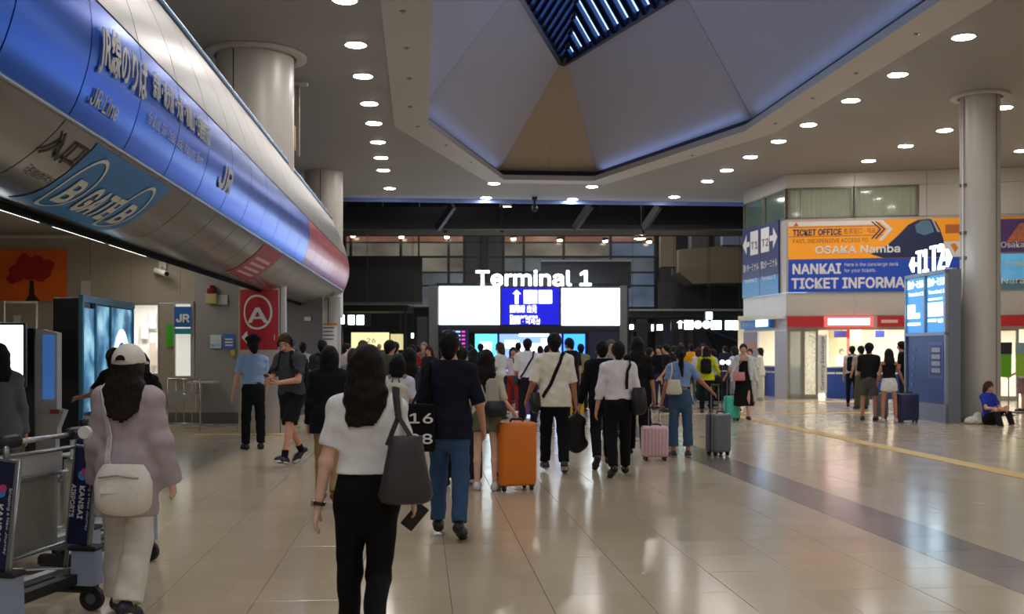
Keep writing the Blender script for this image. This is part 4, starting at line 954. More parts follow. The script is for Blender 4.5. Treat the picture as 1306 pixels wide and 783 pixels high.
# orange banner
ZB = oz(331)
t, w, h = board('ticket_office_banner', 'orange ticket office banner with a dark blue train', 'banner', lo(1005.5), lo(1236), ZB, ZS1, mat((235, 150, 20), .4, emit=.12, var=.05))
NAVY = mat((30, 34, 90), .45); KU = w / 230.5; KV = h / 48.   # picture units on the banner
def bx(px): return (px - 1005.5) * KU
def bz(py): return h - (py - 283) * KV
rectp(t, 'white_strip', 0, bx(1122), bz(289), bz(283.5), M_WHITE); polyp(t, 'logo', [(bx(1012), bz(289)), (bx(1019), bz(289)), (bx(1015.5), bz(284))], mat((220, 80, 40), .5), -.014)
polyp(t, 'white_chevron', [(bx(1121), bz(283.5)), (bx(1127), bz(283.5)), (bx(1140), bz(295)), (bx(1127), bz(309)), (bx(1122), bz(309)), (bx(1134), bz(295))], M_WHITE)
for a, b_ in ((1117, 'n'), (1112, 'n')): polyp(t, 'navy_chevron', [(bx(a), bz(285)), (bx(a + 2.5), bz(285)), (bx(a + 14), bz(295)), (bx(a + 2.5), bz(307)), (bx(a), bz(307)), (bx(a + 11.5), bz(295))], NAVY)
rectp(t, 'rule', 0, bx(1128), bz(302.6), bz(302), NAVY); rectp(t, 'rule', 0, bx(1120), bz(291), bz(290.4), NAVY)
text('TICKET OFFICE', .36, NAVY, TM_(bx(1011), bz(300.8), -.002), t, bx(1074) - bx(1011), .03); text('售票窗口 · 매표소', .2, mat((150, 80, 40), .5), TM_(bx(1077), bz(299.5), -.002), t, bx(1124) - bx(1077))
text('FAST, INEXPENSIVE ACCESS TO', .24, mat((120, 60, 40), .5), TM_(bx(1011), bz(310.5), -.002), t, bx(1108) - bx(1011)); text('OSAKA Namba', .44, M_WHITE, TM_(bx(1040), bz(324), -.02), t, bx(1148) - bx(1040), .028)
TR = mat((24, 40, 84), .3, var=.2, nscale=2)
polyp(t, 'printed_train', [(bx(1112), bz(326)), (bx(1132), bz(316)), (bx(1147), bz(303)), (bx(1160), bz(290)), (bx(1172), bz(284.5)), (bx(1186), bz(283.4)), (bx(1194), bz(287)), (bx(1199), bz(296)), (bx(1204), bz(310)), (bx(1204), bz(331)), (bx(1128), bz(331))], TR, -.012)
polyp(t, 'printed_window', [(bx(1168), bz(291)), (bx(1176), bz(285.5)), (bx(1186), bz(285)), (bx(1190), bz(292)), (bx(1192), bz(300)), (bx(1180), bz(304)), (bx(1170), bz(300))], mat((90, 130, 160), .2), -.018)
polyp(t, 'printed_stripe', [(bx(1189), bz(285)), (bx(1192), bz(286)), (bx(1199), bz(300)), (bx(1196), bz(300))], mat((190, 190, 190), .4), -.018)
rectp(t, 'notice_box', bx(1206), bx(1228), bz(302), bz(291), mat((200, 110, 40), .5)); rectp(t, 'white_corner', bx(1204), bx(1236), 0, bz(312), M_WHITE); polyp(t, 'orange_arrow', [(bx(1212), bz(316)), (bx(1218), bz(314)), (bx(1222), bz(320)), (bx(1218), bz(326))], mat((240, 140, 30), .5), -.014)
t, w, h = board('information_banner', 'blue ticket information banner below the orange one', 'banner', lo(1005.5), lo(1236), ZS0, ZB - .02, mat((20, 66, 170), .4, emit=.08, var=.05)); KU = w / 230.5
text('NANKAI', .60, M_WHITE, TM_(bx(1010), h * .57, -.004), t, bx(1072) - bx(1010), .03); text('TICKET INFORMATION', .62, M_WHITE, TM_(bx(1009), h * .12, -.004), t, bx(1196) - bx(1009), .03)
text('Here is the concierge desk', .22, M_WHITE, TM_(bx(1078), h * .78, -.002), t, bx(1147) - bx(1078), .008); text('for your tickets.', .22, M_WHITE, TM_(bx(1078), h * .60, -.002), t, bx(1119) - bx(1078), .008)
# city posters right of the column
for nm, lab, py0, py1, c1_, c2_, word in (('city_poster', 'colourful night street poster reading Osaka', 283, 326, (64, 40, 84), (210, 120, 80), 'Osaka'), ('city_poster', 'pale blue sky landscape poster reading Nara', 328.5, 372, (96, 170, 215), (60, 90, 90), 'Nara')):
    t, w, h = board(nm, lab, 'poster', lo(1273), lo(1335), oz(py1), oz(py0), mat(c1_, .4, emit=.15, var=.5, nscale=2.5))
    if word == 'Osaka':
        rectp(t, 'orange_edge', 0, w, h * .93, h, mat((230, 150, 40), .4)); polyp(t, 'printed_scene', [(.2, .25 * h), (1.0, .3 * h), (1.6, .5 * h), (1.5, .85 * h), (.6, .8 * h)], mat((190, 110, 80), .5, var=.6, nscale=6)); polyp(t, 'printed_scene', [(.8, .3 * h), (w, .3 * h), (w, .88 * h), (1.1, .88 * h)], mat((50, 40, 60), .5, var=.6, nscale=5), -.014)
    else:
        rectp(t, 'printed_land', 0, w, 0, h * .22, mat((90, 130, 150), .5)); polyp(t, 'printed_hill', [(0, .2 * h), (w, .2 * h), (w, .34 * h), (1.2, .36 * h), (.5, .26 * h)], mat((56, 96, 90), .5), -.012); polyp(t, 'printed_cloud', [(0, .75 * h), (1.4, .55 * h), (w, .7 * h), (w, .8 * h)], mat((190, 220, 235), .5), -.012)
    text(word, .34, M_WHITE, TM_(.05, h * .16 if word == 'Nara' else h * .12, -.016), t, .66, .01)
# T1 / T2 sign on the oblique face
t, w, h = board('terminal_sign', 'navy to blue sign pointing left to T1 and right to T2 on the corner', 'sign', lq(949), lq(995), Z(379, 37), Z(291, 37), mat((26, 40, 96), .4, emit=.05, var=.05), MQ)
rectp(t, 'lower_field', 0, w, 0, h * .26, mat((52, 130, 186), .4, emit=.05)); rectp(t, 'divider', w * .49, w * .51, 0, h, mat((60, 80, 130), .4), -.01)
for k, (x, ic) in enumerate(((.24, 'T1'), (.54, 'T2'))):
    rectp(t, 'icon_field', w * x, w * (x + .22), h * .60, h * .94, M_WHITE, -.008); text(ic, .5, NAVY, TM_(w * (x + .02), h * .68, -.012), t, w * .18)
    text('第%d' % (k + 1) + 'ターミナル', .3, M_WHITE, TM_(w * (.03 + .5 * k), h * .38, -.004), t, w * .44); text('Terminal %d' % (k + 1), .25, M_WHITE, TM_(w * (.06 + .5 * k), h * .21, -.004), t, w * .36)
ar = [(0, .0), (.35, .35), (.35, .09), (.62, .09), (.62, -.09), (.35, -.09), (.35, -.35)]
polyp(t, 'arrow', [(w * .02 + x * w * .32, h * .77 + z * 1.0) for x, z in ar], M_WHITE, -.012); polyp(t, 'arrow', [(w * .98 - x * w * .32, h * .77 + z * 1.0) for x, z in ar], M_WHITE, -.012)
# fascia signs
def fascia(lab, a, b_, m, M=MO, f=lo): return board('fascia_sign', lab, 'sign', f(a), f(b_), ZR0, ZR1, m, M, .12, -.13)
fascia('plain red fascia panel left of the lit shop sign', 1004, 1050, mat((190, 40, 42), .4)); t, w, h = fascia('brightly lit white shop sign with a red edge', 1051.5, 1113, mat((200, 50, 50), .4, emit=.6, ecol=(255, 90, 90))); rectp(t, 'lit_face', .1, w - .1, .06, h - .06, glow((255, 235, 228), 2.6), -.01, .01)
t, w, h = fascia('red fascia panel partly behind the totem', 1119, 1160, mat((190, 40, 42), .4)); rectp(t, 'lettering_line', .1, w * .62, h * .35, h * .65, mat((235, 190, 190), .5), -.01)
fascia('red fascia panel behind the totem and the column', 1162, 1262, mat((190, 40, 42), .4)); fascia('red fascia panel right of the tall column', 1263, 1335, mat((190, 40, 42), .4))
t, w, h = board('fascia_sign', 'blue fascia strip with a lit square under the T1 T2 sign', 'sign', lq(949), lq(986), ZR0, ZR1 + .05, mat((40, 110, 180), .4, emit=.1), MQ, .12, -.13); rectp(t, 'lit_square', w * .55, w * .95, .05, h - .05, glow((150, 200, 255), 1.8), -.01, .01); text('Exit', .2, M_WHITE, TM_(.2, .12, -.002), t, .5)
# ---------------------------------------------------------------- shop interior
M_INT = mat((232, 228, 214), .6)
b = MB(); b.box((LO / 2, 4.6, 1.4), (LO + 3, .1, 2.8)); ow = b.build('wall_shop_back', M_INT); ow.matrix_world = MO; tag(ow, 'cream back wall inside the shops', kind='structure')
b = MB(); b.box((LO / 2, 2.4, 2.62), (LO + 3, 4.6, .08)); ow = b.build('ceiling_shop', mat((230, 228, 222), .7)); ow.matrix_world = MO; tag(ow, 'low white ceiling inside the shops', kind='structure')
for x in (1.0, 2.8, 4.6, 6.6, 8.4): l = lamp('shop_lamp', MO @ Vector((x, 1.9, 2.54)), 1.2, 60, (1, .96, .88), 1.6)
b = MB(); b.box(((LQ - 1.4) / 2, 3.2, 1.4), (LQ - 1.4, .1, 2.8)); ow = b.build('wall_corner_back', mat((216, 200, 150), .6)); ow.matrix_world = MQ; tag(ow, 'yellowish back wall of the corner counter', kind='structure')
lamp('corner_lamp', MQ @ Vector((LQ * .7, 1.2, 2.5)), 1.0, 18, (1, .9, .7), 1.0)
op('wall_panel', wo, 0, lq(966), 0, 2.2, mat((150, 150, 160), .5), MQ); op('wall_panel', wo, lq(988), LQ, 0, 2.2, M_PAN2, MQ); op('orange_strip', wo, .1, lq(964), 1.55, 1.85, mat((190, 140, 110), .5), MQ, -.01, .01)
# glazed front: frames, panes, counters
M_ALU = mat((168, 166, 160), .3, .7); M_GLS = mat((225, 235, 232), .04, alpha=.22, var=0)
def glazed(name, lab, a, b_, z1=2.22, M=MO, f=lo, y=.05, glass=M_GLS):
    t = bpy.data.objects.new(name, None); COL.objects.link(t); tag(t, lab, kind='structure')
    for x in (f(a), f(b_)): op('frame_post', t, x - .04, x + .04, 0, z1, M_ALU, M, y - .03, .1, 0)
    op('frame_bar', t, f(a), f(b_), z1 - .06, z1, M_ALU, M, y - .03, .1, 0); op('frame_bar', t, f(a), f(b_), 0, .14, M_ALU, M, y - .03, .1, 0); op('pane', t, f(a) + .04, f(b_) - .04, .14, z1 - .06, glass, M, y, .012, 0); return t
glazed('window_8', 'frosted glass panel at the office corner', 1006, 1023, glass=mat((190, 195, 186), .25, alpha=.65, var=.03)); glazed('window_9', 'glass door panel beside the currency exchange board', 1025, 1042, glass=mat((190, 200, 190), .15, alpha=.4, var=.03)); glazed('window_10', 'glass front right of the column', 1275, 1298)
t, w, h = board('exchange_board', 'tall white currency exchange board with vertical lettering', 'sign', lo(1043), lo(1054.5), .2, 2.05, mat((222, 224, 214), .5), y=-.02); text('Currency Exchange', .2, NAVY, Matrix.Translation((w * .68, -.002, .08)) @ Matrix.Rotation(R(-90), 4, 'Y'), t, h * .92)
def counter(lab, x0, x1, y, M=MO, c=(26, 66, 150), hgt=1.0):
    t = bpy.data.objects.new('service_counter', None); COL.objects.link(t); t.matrix_world = M @ Matrix.Translation((x0, y, 0)); tag(t, lab, 'counter')
    MB().box(((x1 - x0) / 2, .3, hgt / 2), (x1 - x0, .6, hgt)).build('front', mat(c, .45), t); MB().box(((x1 - x0) / 2, .27, hgt + .02), (x1 - x0, .7, .05)).build('top', mat((215, 212, 202), .4), t); MB().box(((x1 - x0) / 2, .55, hgt + .5), (x1 - x0, .015, .9)).build('screen_pane', M_GLS, t)
    for k in range(3): MB().box(((x1 - x0) * (k + .5) / 3, -.006, hgt * .82), ((x1 - x0) / 3 - .03, .012, .06)).build('trim_strip', mat((200, 200, 205), .4), t)
counter('blue exchange counter left of the queue', lo(1056), lo(1090), .5); counter('blue exchange counter right behind the queue', lo(1092), lo(1150), .5); counter('low blue counter at the office corner', lq(966), lq(990), .25, MQ)
for (a, b_, z0, z1, c, lab) in ((1069, 1090, 1.98, 2.2, (70, 70, 150), 'small purple hanging sign above the exchange counter'), (1124, 1136, 1.98, 2.2, (60, 80, 170), 'small blue hanging sign deeper in the shop')):
    t, w, h = board('hanging_sign', lab, 'sign', lo(a), lo(b_), z0, z1, mat(c, .5), y=1.4, th=.04); MB().cyl((w / 2, .02, h), (w / 2, .02, 2.6 - z0), .01, n=6).build('rod', M_SEAM, t)
t = bpy.data.objects.new('partition_post', None); COL.objects.link(t); t.matrix_world = MO @ Matrix.Translation((lo(1086), 1.35, 0)); tag(t, 'red post between the exchange windows', 'post'); MB().box((.04, .05, 1.2), (.09, .1, 2.4)).build('post', mat((176, 36, 46), .5), t); MB().box((.04, .05, .02), (.2, .2, .04)).build('foot', M_ALU, t)
# shop racks at the right edge
def stand(lab, px, y, c1_, c2_):
    t = thing('info_stand', lab, 'display stand', (X(px, y), y, 0))
    for sx in (-.12, .12): MB().cyl((sx, 0, 0), (sx, 0, .95), .015, n=8).build('leg', M_ST, t)
    MB().box((0, 0, .015), (.4, .3, .03)).build('base', mat((60, 60, 62), .5), t); MB().box((0, -.02, 1.2), (.34, .04, .56)).build('green_panel', mat(c1_, .5), t); MB().box((0, -.02, 1.62), (.36, .05, .28)).build('dark_panel', mat(c2_, .4), t)
stand('slim stand with a green leaflet panel and a dark top, beside the column', 1280, 25.5, (110, 190, 30), (46, 50, 56)); stand('stand with a lime green panel cut by the right edge', 1304, 26.5, (160, 205, 70), (150, 180, 180))
# ================================================================ TERMINAL TOTEM
KA, KB = Vector((X(1155.5, 24.9), 24.9, 0)), Vector((X(1208, 22.7), 22.7, 0)); MK = frame(KA, KB); LK = (KB - KA).length; HK = 3.315
t = bpy.data.objects.new('terminal_totem', None); COL.objects.link(t); t.matrix_world = MK; tag(t, 'tall blue lit totem signing T1 and T2, beside the column', 'sign')
M_KF = mat((150, 156, 166), .35, .5)
MB().box((LK / 2, .16, HK / 2), (LK, .28, HK)).build('core', mat((120, 126, 136), .4, .4), t)
for x in (.03, LK - .03): MB().box((x, .0, HK / 2), (.06, .08, HK)).build('frame_post', M_KF, t)
MB().box((LK / 2, 0, HK - .04), (LK, .08, .08)).build('frame_bar', M_KF, t); MB().box((LK / 2, 0, 1.93), (LK, .08, .07)).build('frame_bar', M_KF, t); MB().box((LK / 2, 0, .2), (LK, .06, .40)).build('plinth', mat((140, 146, 156), .4, .3), t); MB().box((LK / 2, 0, 2.6), (.05, .08, 1.35)).build('frame_bar', M_KF, t)
M_LB = mat((20, 80, 140), .3, emit=.55, ecol=(40, 130, 190), var=.2, nscale=2); M_LW = glow((225, 248, 255), 1.6)
for k in (0, 1):
    x0 = .07 + k * LK / 2; wd = LK / 2 - .11
    rectp(t, 'lit_panel', x0, x0 + wd, 1.97, HK - .09, M_LB, .0, .02)
    text('第%dターミナル' % (k + 1), .20, M_LW, TM_(x0 + .06, 3.0, -.004), t, wd - .12, .01); text('Terminal %d' % (k + 1), .15, M_LW, TM_(x0 + .08, 2.82, -.004), t, wd - .16)
    if k == 0:
        for (a, b_, z0, z1) in ((.06, .22, 2.3, 2.62), (.26, .46, 2.3, 2.62), (.5, .72, 2.3, 2.42), (.06, .75, 2.14, 2.2)): rectp(t, 'lit_pictogram', x0 + a, x0 + b_, z0, z1, M_LW, -.012)
    else:
        for (a, b_, z0, z1) in ((.08, .82, 2.32, 2.62), (.1, .8, 2.68, 2.72), (.08, .5, 2.2, 2.26), (.6, .82, 2.18, 2.26)): rectp(t, 'lit_pictogram', x0 + a, x0 + b_, z0, z1, M_LW, -.012)
rectp(t, 'navy_panel', .07, LK - .07, .42, 1.89, mat((26, 62, 130), .35, var=.15, nscale=1.5), .0, .02)
rectp(t, 'notice_frame', LK * .57, LK * .92, .95, 1.75, mat((70, 96, 160), .4), -.012); rectp(t, 'notice', LK * .62, LK * .88, 1.02, 1.68, mat((24, 40, 100), .4), -.018)
for k in range(4): rectp(t, 'notice_block', LK * .66, LK * .86, 1.08 + .15 * k, 1.18 + .15 * k, mat((170, 180, 200), .5), -.024)
for k in range(5): rectp(t, 'printed_plane', LK * (.13 + .02 * k), LK * (.2 + .015 * k), .75 + .2 * k, .82 + .2 * k, mat((90, 130, 180), .5), -.012)
text('T1', 1.0, glow((235, 252, 255), 1.6), TM_(.42, HK + .03, .1), t, .60, .01, .05); text('T2', 1.08, glow((235, 252, 255), 1.6), TM_(1.18, HK + .03, .1), t, .66, .01, .05)
MB().prism([(.02 + x * .5, HK + .25 + z * .5) for x, z in ar], .06, Matrix.Translation((0, .06, 0))).build('arrow', glow((235, 252, 255), 1.6), t); MB().prism([(LK - .02 - x * .5, HK + .25 + z * .55) for x, z in ar], .06, Matrix.Translation((0, .06, 0))).build('arrow', glow((235, 252, 255), 1.6), t)
MB().box((LK / 2, .16, HK + .015), (LK, .1, .03)).build('letter_rail', M_KF, t)
# ================================================================ FAR END: sign gantry, dark trusses, window wall
YG = 45.0
def gx(px, y=YG): return X(px, y)
def slab(name, par, px0, px1, py0, py1, y, th, m, g=0.):
    x0, x1, z0, z1 = X(px0, y), X(px1, y), Z(py1, y), Z(py0, y); b = MB(); b.box(((x0 + x1) / 2, y + th / 2, (z0 + z1) / 2), (x1 - x0 - g, th, z1 - z0 - g)); return b.build(name, m, par)
gn = thing('terminal_gantry', 'large sign frame reading Terminal 1 with white and blue light boxes', 'sign', (0, 0, 0))
M_DK = mat((26, 28, 36), .5); M_GP = mat((120, 122, 128), .4, .4)
for a, b_ in ((547, 558.5), (790.5, 800)):
    x0, x1 = gx(a), gx(b_); z1 = Z(364, YG); MB().box(((x0 + x1) / 2, YG + .3, z1 / 2), (x1 - x0, .5, z1)).build('post', M_GP, gn)
slab('crossbeam', gn, 556, 792, 414, 424, YG + .1, .4, M_DK); slab('crossbeam', gn, 556, 792, 361, 366, YG + .1, .4, M_DK)
for a, b_ in ((637.5, 640), (713, 716)): slab('divider', gn, a, b_, 365, 415, YG - .02, .2, mat((70, 76, 92), .4))
slab('light_box', gn, 560, 637.5, 365, 414, YG + .02, .3, glow((238, 253, 255), 1.3)); slab('light_box', gn, 716, 790.5, 367.5, 415, YG + .02, .3, glow((238, 253, 255), 1.3))
bb = slab('direction_box', gn, 640, 713, 367, 414, YG + .02, .3, glow((8, 14, 170), .8))
M_LT = glow((248, 252, 255), 1.5)
def ft(body, px0, px1, pyb, size_px, m, y, par, bold=.02, depth=.04): s = size_px / F * y; text(body, s, m, Matrix.Translation((X(px0, y), y, Z(pyb, y))), par, X(px1, y) - X(px0, y), bold, depth)
ft('Terminal 1', 606, 752, 364, 36, glow((250, 255, 252), 2.4), YG + .1, gn, .022, .15)
a_ = [(0, 1), (.5, .45), (.2, .45), (.2, -.9), (-.2, -.9), (-.2, .45), (-.5, .45)]
MB().prism([(X(659, YG) + .30 * x * 1.2, Z(379, YG) + .31 * z) for x, z in a_], .03, Matrix.Translation((0, YG - .02, 0))).build('arrow', M_LT, bb)
for a, b_ in ((668, 685), (687, 704)): slab('pictogram', bb, a, b_, 370, 387, YG - .02, .03, M_LT)
ft('国際線 出発', 650, 684, 398, 11, M_LT, YG - .01, bb, .0, .02); ft('Departures', 650, 685, 406, 9, M_LT, YG - .01, bb, .0, .02); ft('国際 · 국제선', 650, 688, 413, 8, M_LT, YG - .01, bb, .0, .02)
t = thing('dark_fascia_board', 'black board behind the Terminal 1 letters', 'board', (0, 0, 0)); slab('board', t, 690, 805, 333, 367, YG + 1.2, .2, mat((20, 24, 34), .5)); slab('top_rail', t, 690, 805, 331.5, 333.5, YG + 1.15, .3, M_GP)
for px in (695, 800): slab('post', t, px - 2, px + 2, 366, HY + EYE * F / (YG + 1.2), YG + 1.2, .15, M_DK)
# monitors under the gantry
def monitor(lab, a, b_, c, d, col, e, base=True):
    t = thing('monitor', lab, 'screen', (0, 0, 0)); slab('bezel', t, a - 1.2, b_ + 1.2, c - 1.2, d + 1.2, YG - .3, .12, M_DK); s = slab('screen', t, a, b_, c, d, YG - .32, .03, glow(col, e)); 
    x = (gx(a) + gx(b_)) / 2; MB().box((x, YG - .2, Z(d, YG) / 2), (.3, .1, Z(d, YG))).build('stand_post', M_DK, t); return t, s
t, s = monitor('departure board monitor with rows of tiny text', 563, 597, 420, 470, (14, 18, 60), .6)
for r_ in range(8):
    for c_ in range(4): slab('display_row', s, 565 + c_ * 8, 565 + c_ * 8 + (6 if c_ < 3 else 4), 422 + r_ * 5, 424 + r_ * 5, YG - .34, .015, glow((150, 170, 230) if c_ < 3 else (220, 60, 160), .9))
t, s = monitor('cyan and white screen next to the departure board', 606, 634, 426, 474, (70, 190, 250), 1.5); slab('display_block', s, 612, 627, 436, 452, YG - .34, .015, glow((240, 252, 255), 2.2))
t, s = monitor('wide pale blue map screen under the gantry', 637, 716, 426, 474, (110, 140, 220), 1.1); slab('display_block', s, 662, 700, 425.5, 429, YG - .34, .015, glow((240, 248, 255), 1.5))
for (a, b_, c, d) in ((644, 662, 434, 444), (655, 690, 438, 452), (690, 712, 432, 446)): slab('display_block', s, a, b_, c, d, YG - .34, .015, glow((225, 242, 255), 1.8))
t, s = monitor('plain bright blue screen at the right under the gantry', 719, 746, 426, 474, (40, 120, 245), 1.6)
t, s = monitor('dark navy screen beside the right gantry post', 752, 788, 424, 474, (16, 20, 48), .3)
# ---- far dark roof, trusses
M_DARK = mat((34, 36, 42), .7); M_TR = mat((70, 72, 80), .5, .3)
fr_ = MB(); a = [H(-16, 39.6, 10.2), H(24, 39.6, 10.2), H(24, 64, 10.2), H(-16, 64, 10.2)]; fr_.quad(*a); tag(fr_.build('ceiling_far', M_DARK), 'dark high ceiling beyond the ceiling edge', kind='structure')
bh = MB(); p0, p1 = H(-16, 39.6), H(24, 39.6); bh.add([(p0.x, p0.y, CEIL), (p1.x, p1.y, CEIL), (p1.x, p1.y, 10.3), (p0.x, p0.y, 10.3)], [(0, 1, 2, 3)]); tag(bh.build('wall_bulkhead', M_DARK), 'bulkhead above the ceiling edge', kind='structure')
eg = MB(); eg.bar(H(-16, 39.62, CEIL - .06), H(24, 39.62, CEIL - .06), .10, .14); tag(eg.build('trim_2', mat((120, 140, 190), .35, .3)), 'bluish metal strip along the ceiling edge', kind='structure')
for u, v in ((1, 44), (6, 44), (11, 45), (1, 51), (6, 51), (11, 51)): lamp('far_zone_fill', H(u, v, 9.6), .5, 70, (1, .93, .85))  # unseen fill lights added to brighten the far zone
for u in (0., 5., 10.): l = lamp('edge_lamp', H(u, 39.3, CEIL - .35), 5, 1.5, (.4, .55, 1), .05); l.rotation_euler = (math.pi, 0, TH)
tr = thing('roof_truss', 'dark steel girders crossing under the far roof', 'girder', (0, 0, 0))
for (py0, py1, y, th) in ((264, 287, 44, .35), (287, 292, 43, .5), (292, 300, 48, .5)): slab('girder', tr, 432, 950, py0, py1, y, th, mat((40, 44, 54), .5) if py0 < 290 else mat((50, 46, 42), .6))
for px in (570, 745, 833): MB().bar(P(px - 12, 291, 43.0), P(px + 8, 262, 42.2), .16, .3).build('brace', M_TR, tr)
for px in (568, 640, 820): slab('hanger', tr, px - 2, px + 2, 262, 297, 43.5, .2, M_TR)
for k, (px, py) in enumerate(((488, 283), (645, 264.5), (767, 290.5), (816, 305))):
    y = 46.; t = thing('pendant_light', '%s round downlight from the left, hung under the dark far roof' % ORD[k], 'ceiling light', P(px, py, y), 0, 'downlights hung under the far roof')
    MB().lathe([(.26, .02), (.26, .14), (.05, .2), (.001, .2)], 20).build('housing', M_TR, t); MB().lathe([(.24, .02), (.12, -.01), (.001, -.012)], 20).build('diffuser', glow((255, 240, 215), 14), t); MB().cyl((0, 0, .2), (0, 0, 10.22 - Z(py, y)), .02, n=6).build('rod', M_DARK, t)
# ceiling speaker / camera hanging at the edge
t = thing('hanging_camera', 'small dark device hanging from the ceiling edge', 'camera', P(682, 266, 39), 0); MB().cyl((0, 0, .1), (0, 0, CEIL - t.location.z), .03, n=8).build('rod', M_DARK, t); MB().lathe([(.001, -.12), (.09, -.08), (.12, 0), (.10, .1), (.05, .16), (.05, .3), (.1, .3), (.1, .42), (.001, .42)], 14).build('body', mat((30, 44, 42), .4), t, True)
# ---- window wall at the very end
YE = 58.0
we = bpy.data.objects.new('wall_end', None); COL.objects.link(we); tag(we, 'dark end wall of the hall with lit upper windows', kind='structure')
slab('wall_panel', we, 330, 960, 150, 300, YE + .6, .2, M_DARK); slab('wall_panel', we, 330, 960, 200, 496, YE + 3.5, .2, mat((40, 42, 50), .6))
def litpane(px0, px1, py0, py1, seed, cols, e):
    m = bpy.data.materials.new('lit_room_glass'); m.use_nodes = True; nt = m.node_tree; b = nt.nodes['Principled BSDF']; tc = nt.nodes.new('ShaderNodeTexCoord'); mp = nt.nodes.new('ShaderNodeMapping'); mp.inputs['Scale'].default_value = (.5, .5, .9); mp.inputs['Location'].default_value = (seed, 0, 0); n = nt.nodes.new('ShaderNodeTexNoise'); n.inputs['Scale'].default_value = .8; n.inputs['Detail'].default_value = 3
    nt.links.new(tc.outputs['Object'], mp.inputs[0]); nt.links.new(mp.outputs[0], n.inputs['Vector']); cr = nt.nodes.new('ShaderNodeValToRGB'); cr.color_ramp.elements[0].position = .3; cr.color_ramp.elements[0].color = lin(cols[0]); cr.color_ramp.elements[1].position = .7; cr.color_ramp.elements[1].color = lin(cols[1]); nt.links.new(n.outputs['Fac'], cr.inputs[0]); nt.links.new(cr.outputs[0], b.inputs['Emission Color']); b.inputs['Emission Strength'].default_value = e; b.inputs['Base Color'].default_value = (.02, .02, .02, 1); b.inputs['Roughness'].default_value = .15
    return m
m_top = litpane(0, 0, 0, 0, 0, ((100, 66, 50), (134, 94, 74)), .42); m_mid = litpane(0, 0, 0, 0, 3, ((66, 62, 56), (112, 106, 94)), .45); m_cool = litpane(0, 0, 0, 0, 6, ((52, 56, 62), (88, 92, 96)), .42); m_bl = litpane(0, 0, 0, 0, 9, ((50, 60, 76), (82, 96, 114)), .42)
cols_ = [440, 447, 511, 572, 592, 642, 668, 719, 779, 836]
for i, (a, b_) in enumerate(zip(cols_[:-1], cols_[1:])):
    if (a, b_) == (592, 642): slab('pier', we, a, b_, 298, 420, YE, .5, mat((62, 62, 68), .6)); continue
    rows = [(299, 309, m_top), (309, 327, m_mid if i < 8 else m_bl), (329, 347, m_mid if i < 5 else m_cool), (348, 364, m_cool if i < 8 else m_bl), (365, 392, m_cool if i < 8 else m_bl)]
    for (c, d, m_) in rows: slab('pane', we, a + 1, b_ - 1, c, d - .8, YE + .1, .04, m_)
for px in cols_: slab('mullion', we, px - 1.6, px + 1.6, 298, 420, YE - .05, .3, mat((16, 16, 20), .5))
for py in (298, 309, 328, 347.5, 364.5, 392): slab('transom', we, 436, 840, py - .8, py + .8, YE - .02, .2, mat((20, 20, 24), .5))
slab('pier', we, 614, 621, 298, 420, YE - .2, .3, mat((20, 20, 24), .5))
slab('pier', we, 836, 960, 296, 500, YE + .2, .3, mat((50, 50, 58), .6))
for k, (px, py) in enumerate(((450, 301.5), (512, 303), (570, 303), (655, 305), (714, 307), (772, 308), (828, 309))):
    t = thing('spot_light', '%s tiny bright spot from the left, above the far windows' % ORD[k], 'spotlight', P(px, py, YE - .6), 0, 'spots above the far windows'); MB().lathe([(.001, -.05), (.12, -.03), (.14, .05)], 12).build('lens', glow((255, 236, 205), 8), t); MB().lathe([(.15, .05), (.15, .2), (.001, .22)], 12).build('housing', M_DK, t); MB().bar((0, 0, .2), (0, .55, .2), .05, .05).build('arm', M_DK, t)
# big black board left, small canopies and lit exit signs
t = thing('black_screen_board', 'large black board hanging at the far left behind the canopy', 'board', (0, 0, 0)); slab('board', t, 436, 538, 327, 386, 50, .3, mat((12, 13, 18), .5)); slab('bottom_rail', t, 436, 538, 385, 387.5, 49.9, .5, mat((60, 62, 68), .5))
for px in (440, 534): slab('hanger', t, px - 1, px + 1, 212, 328, 50.1, .1, M_DARK)
def canopy(lab, px0, px1, py, y):
    t = thing('entrance_canopy', lab, 'canopy', (0, 0, 0)); slab('edge', t, px0, px1, py - 1.5, py + 1, y, .3, mat((140, 142, 146), .4, .3)); slab('slab', t, px0, px1, py + 1, py + 9, y + .2, 3., mat((36, 38, 44), .6))
    for px in (px0 + 3, px1 - 3): slab('post', t, px - 1.5, px + 1.5, py + 8, HY + EYE * F / (y + 1), y + .8, .2, M_DK)
canopy('low dark entrance canopy on the far left', 432, 520, 388, 52); canopy('low dark entrance canopy on the far right', 803, 950, 395.5, 50)
def boxsign(lab, px0, px1, py0, py1, y, marks, ztop=None):
    t = thing('exit_sign', lab, 'sign', (0, 0, 0)); slab('case', t, px0, px1, py0, py1, y, .2, mat((18, 22, 22), .5)); m = glow((225, 255, 235), 2.6)
    for (a, b_, c, d, k) in marks:
        if k == 'o':
            b = MB(); cc = P((a + b_) / 2, (c + d) / 2, y); r = (b_ - a) / 2 / F * y; b.cyl(cc + Vector((0, -.03, 0)), cc, r, n=20); b.build('lit_mark', m, t)
        elif k == '^': b = MB(); s_ = (b_ - a) / F * y; cc = P((a + b_) / 2, (c + d) / 2, y); b.prism([(cc.x + s_ * x, cc.z + s_ * .6 * z) for x, z in a_], .03, Matrix.Translation((0, y - .03, 0))); b.build('lit_arrow', m, t)
        else: slab('lit_mark', t, a, b_, c, d, y - .03, .03, m)
    for px in (px0 + 4, px1 - 4): MB().cyl((X(px, y), y + .1, Z(py0 + 1, y)), (X(px, y), y + .1, 10.22), .012, n=6).build('hanger', M_DARK, t)
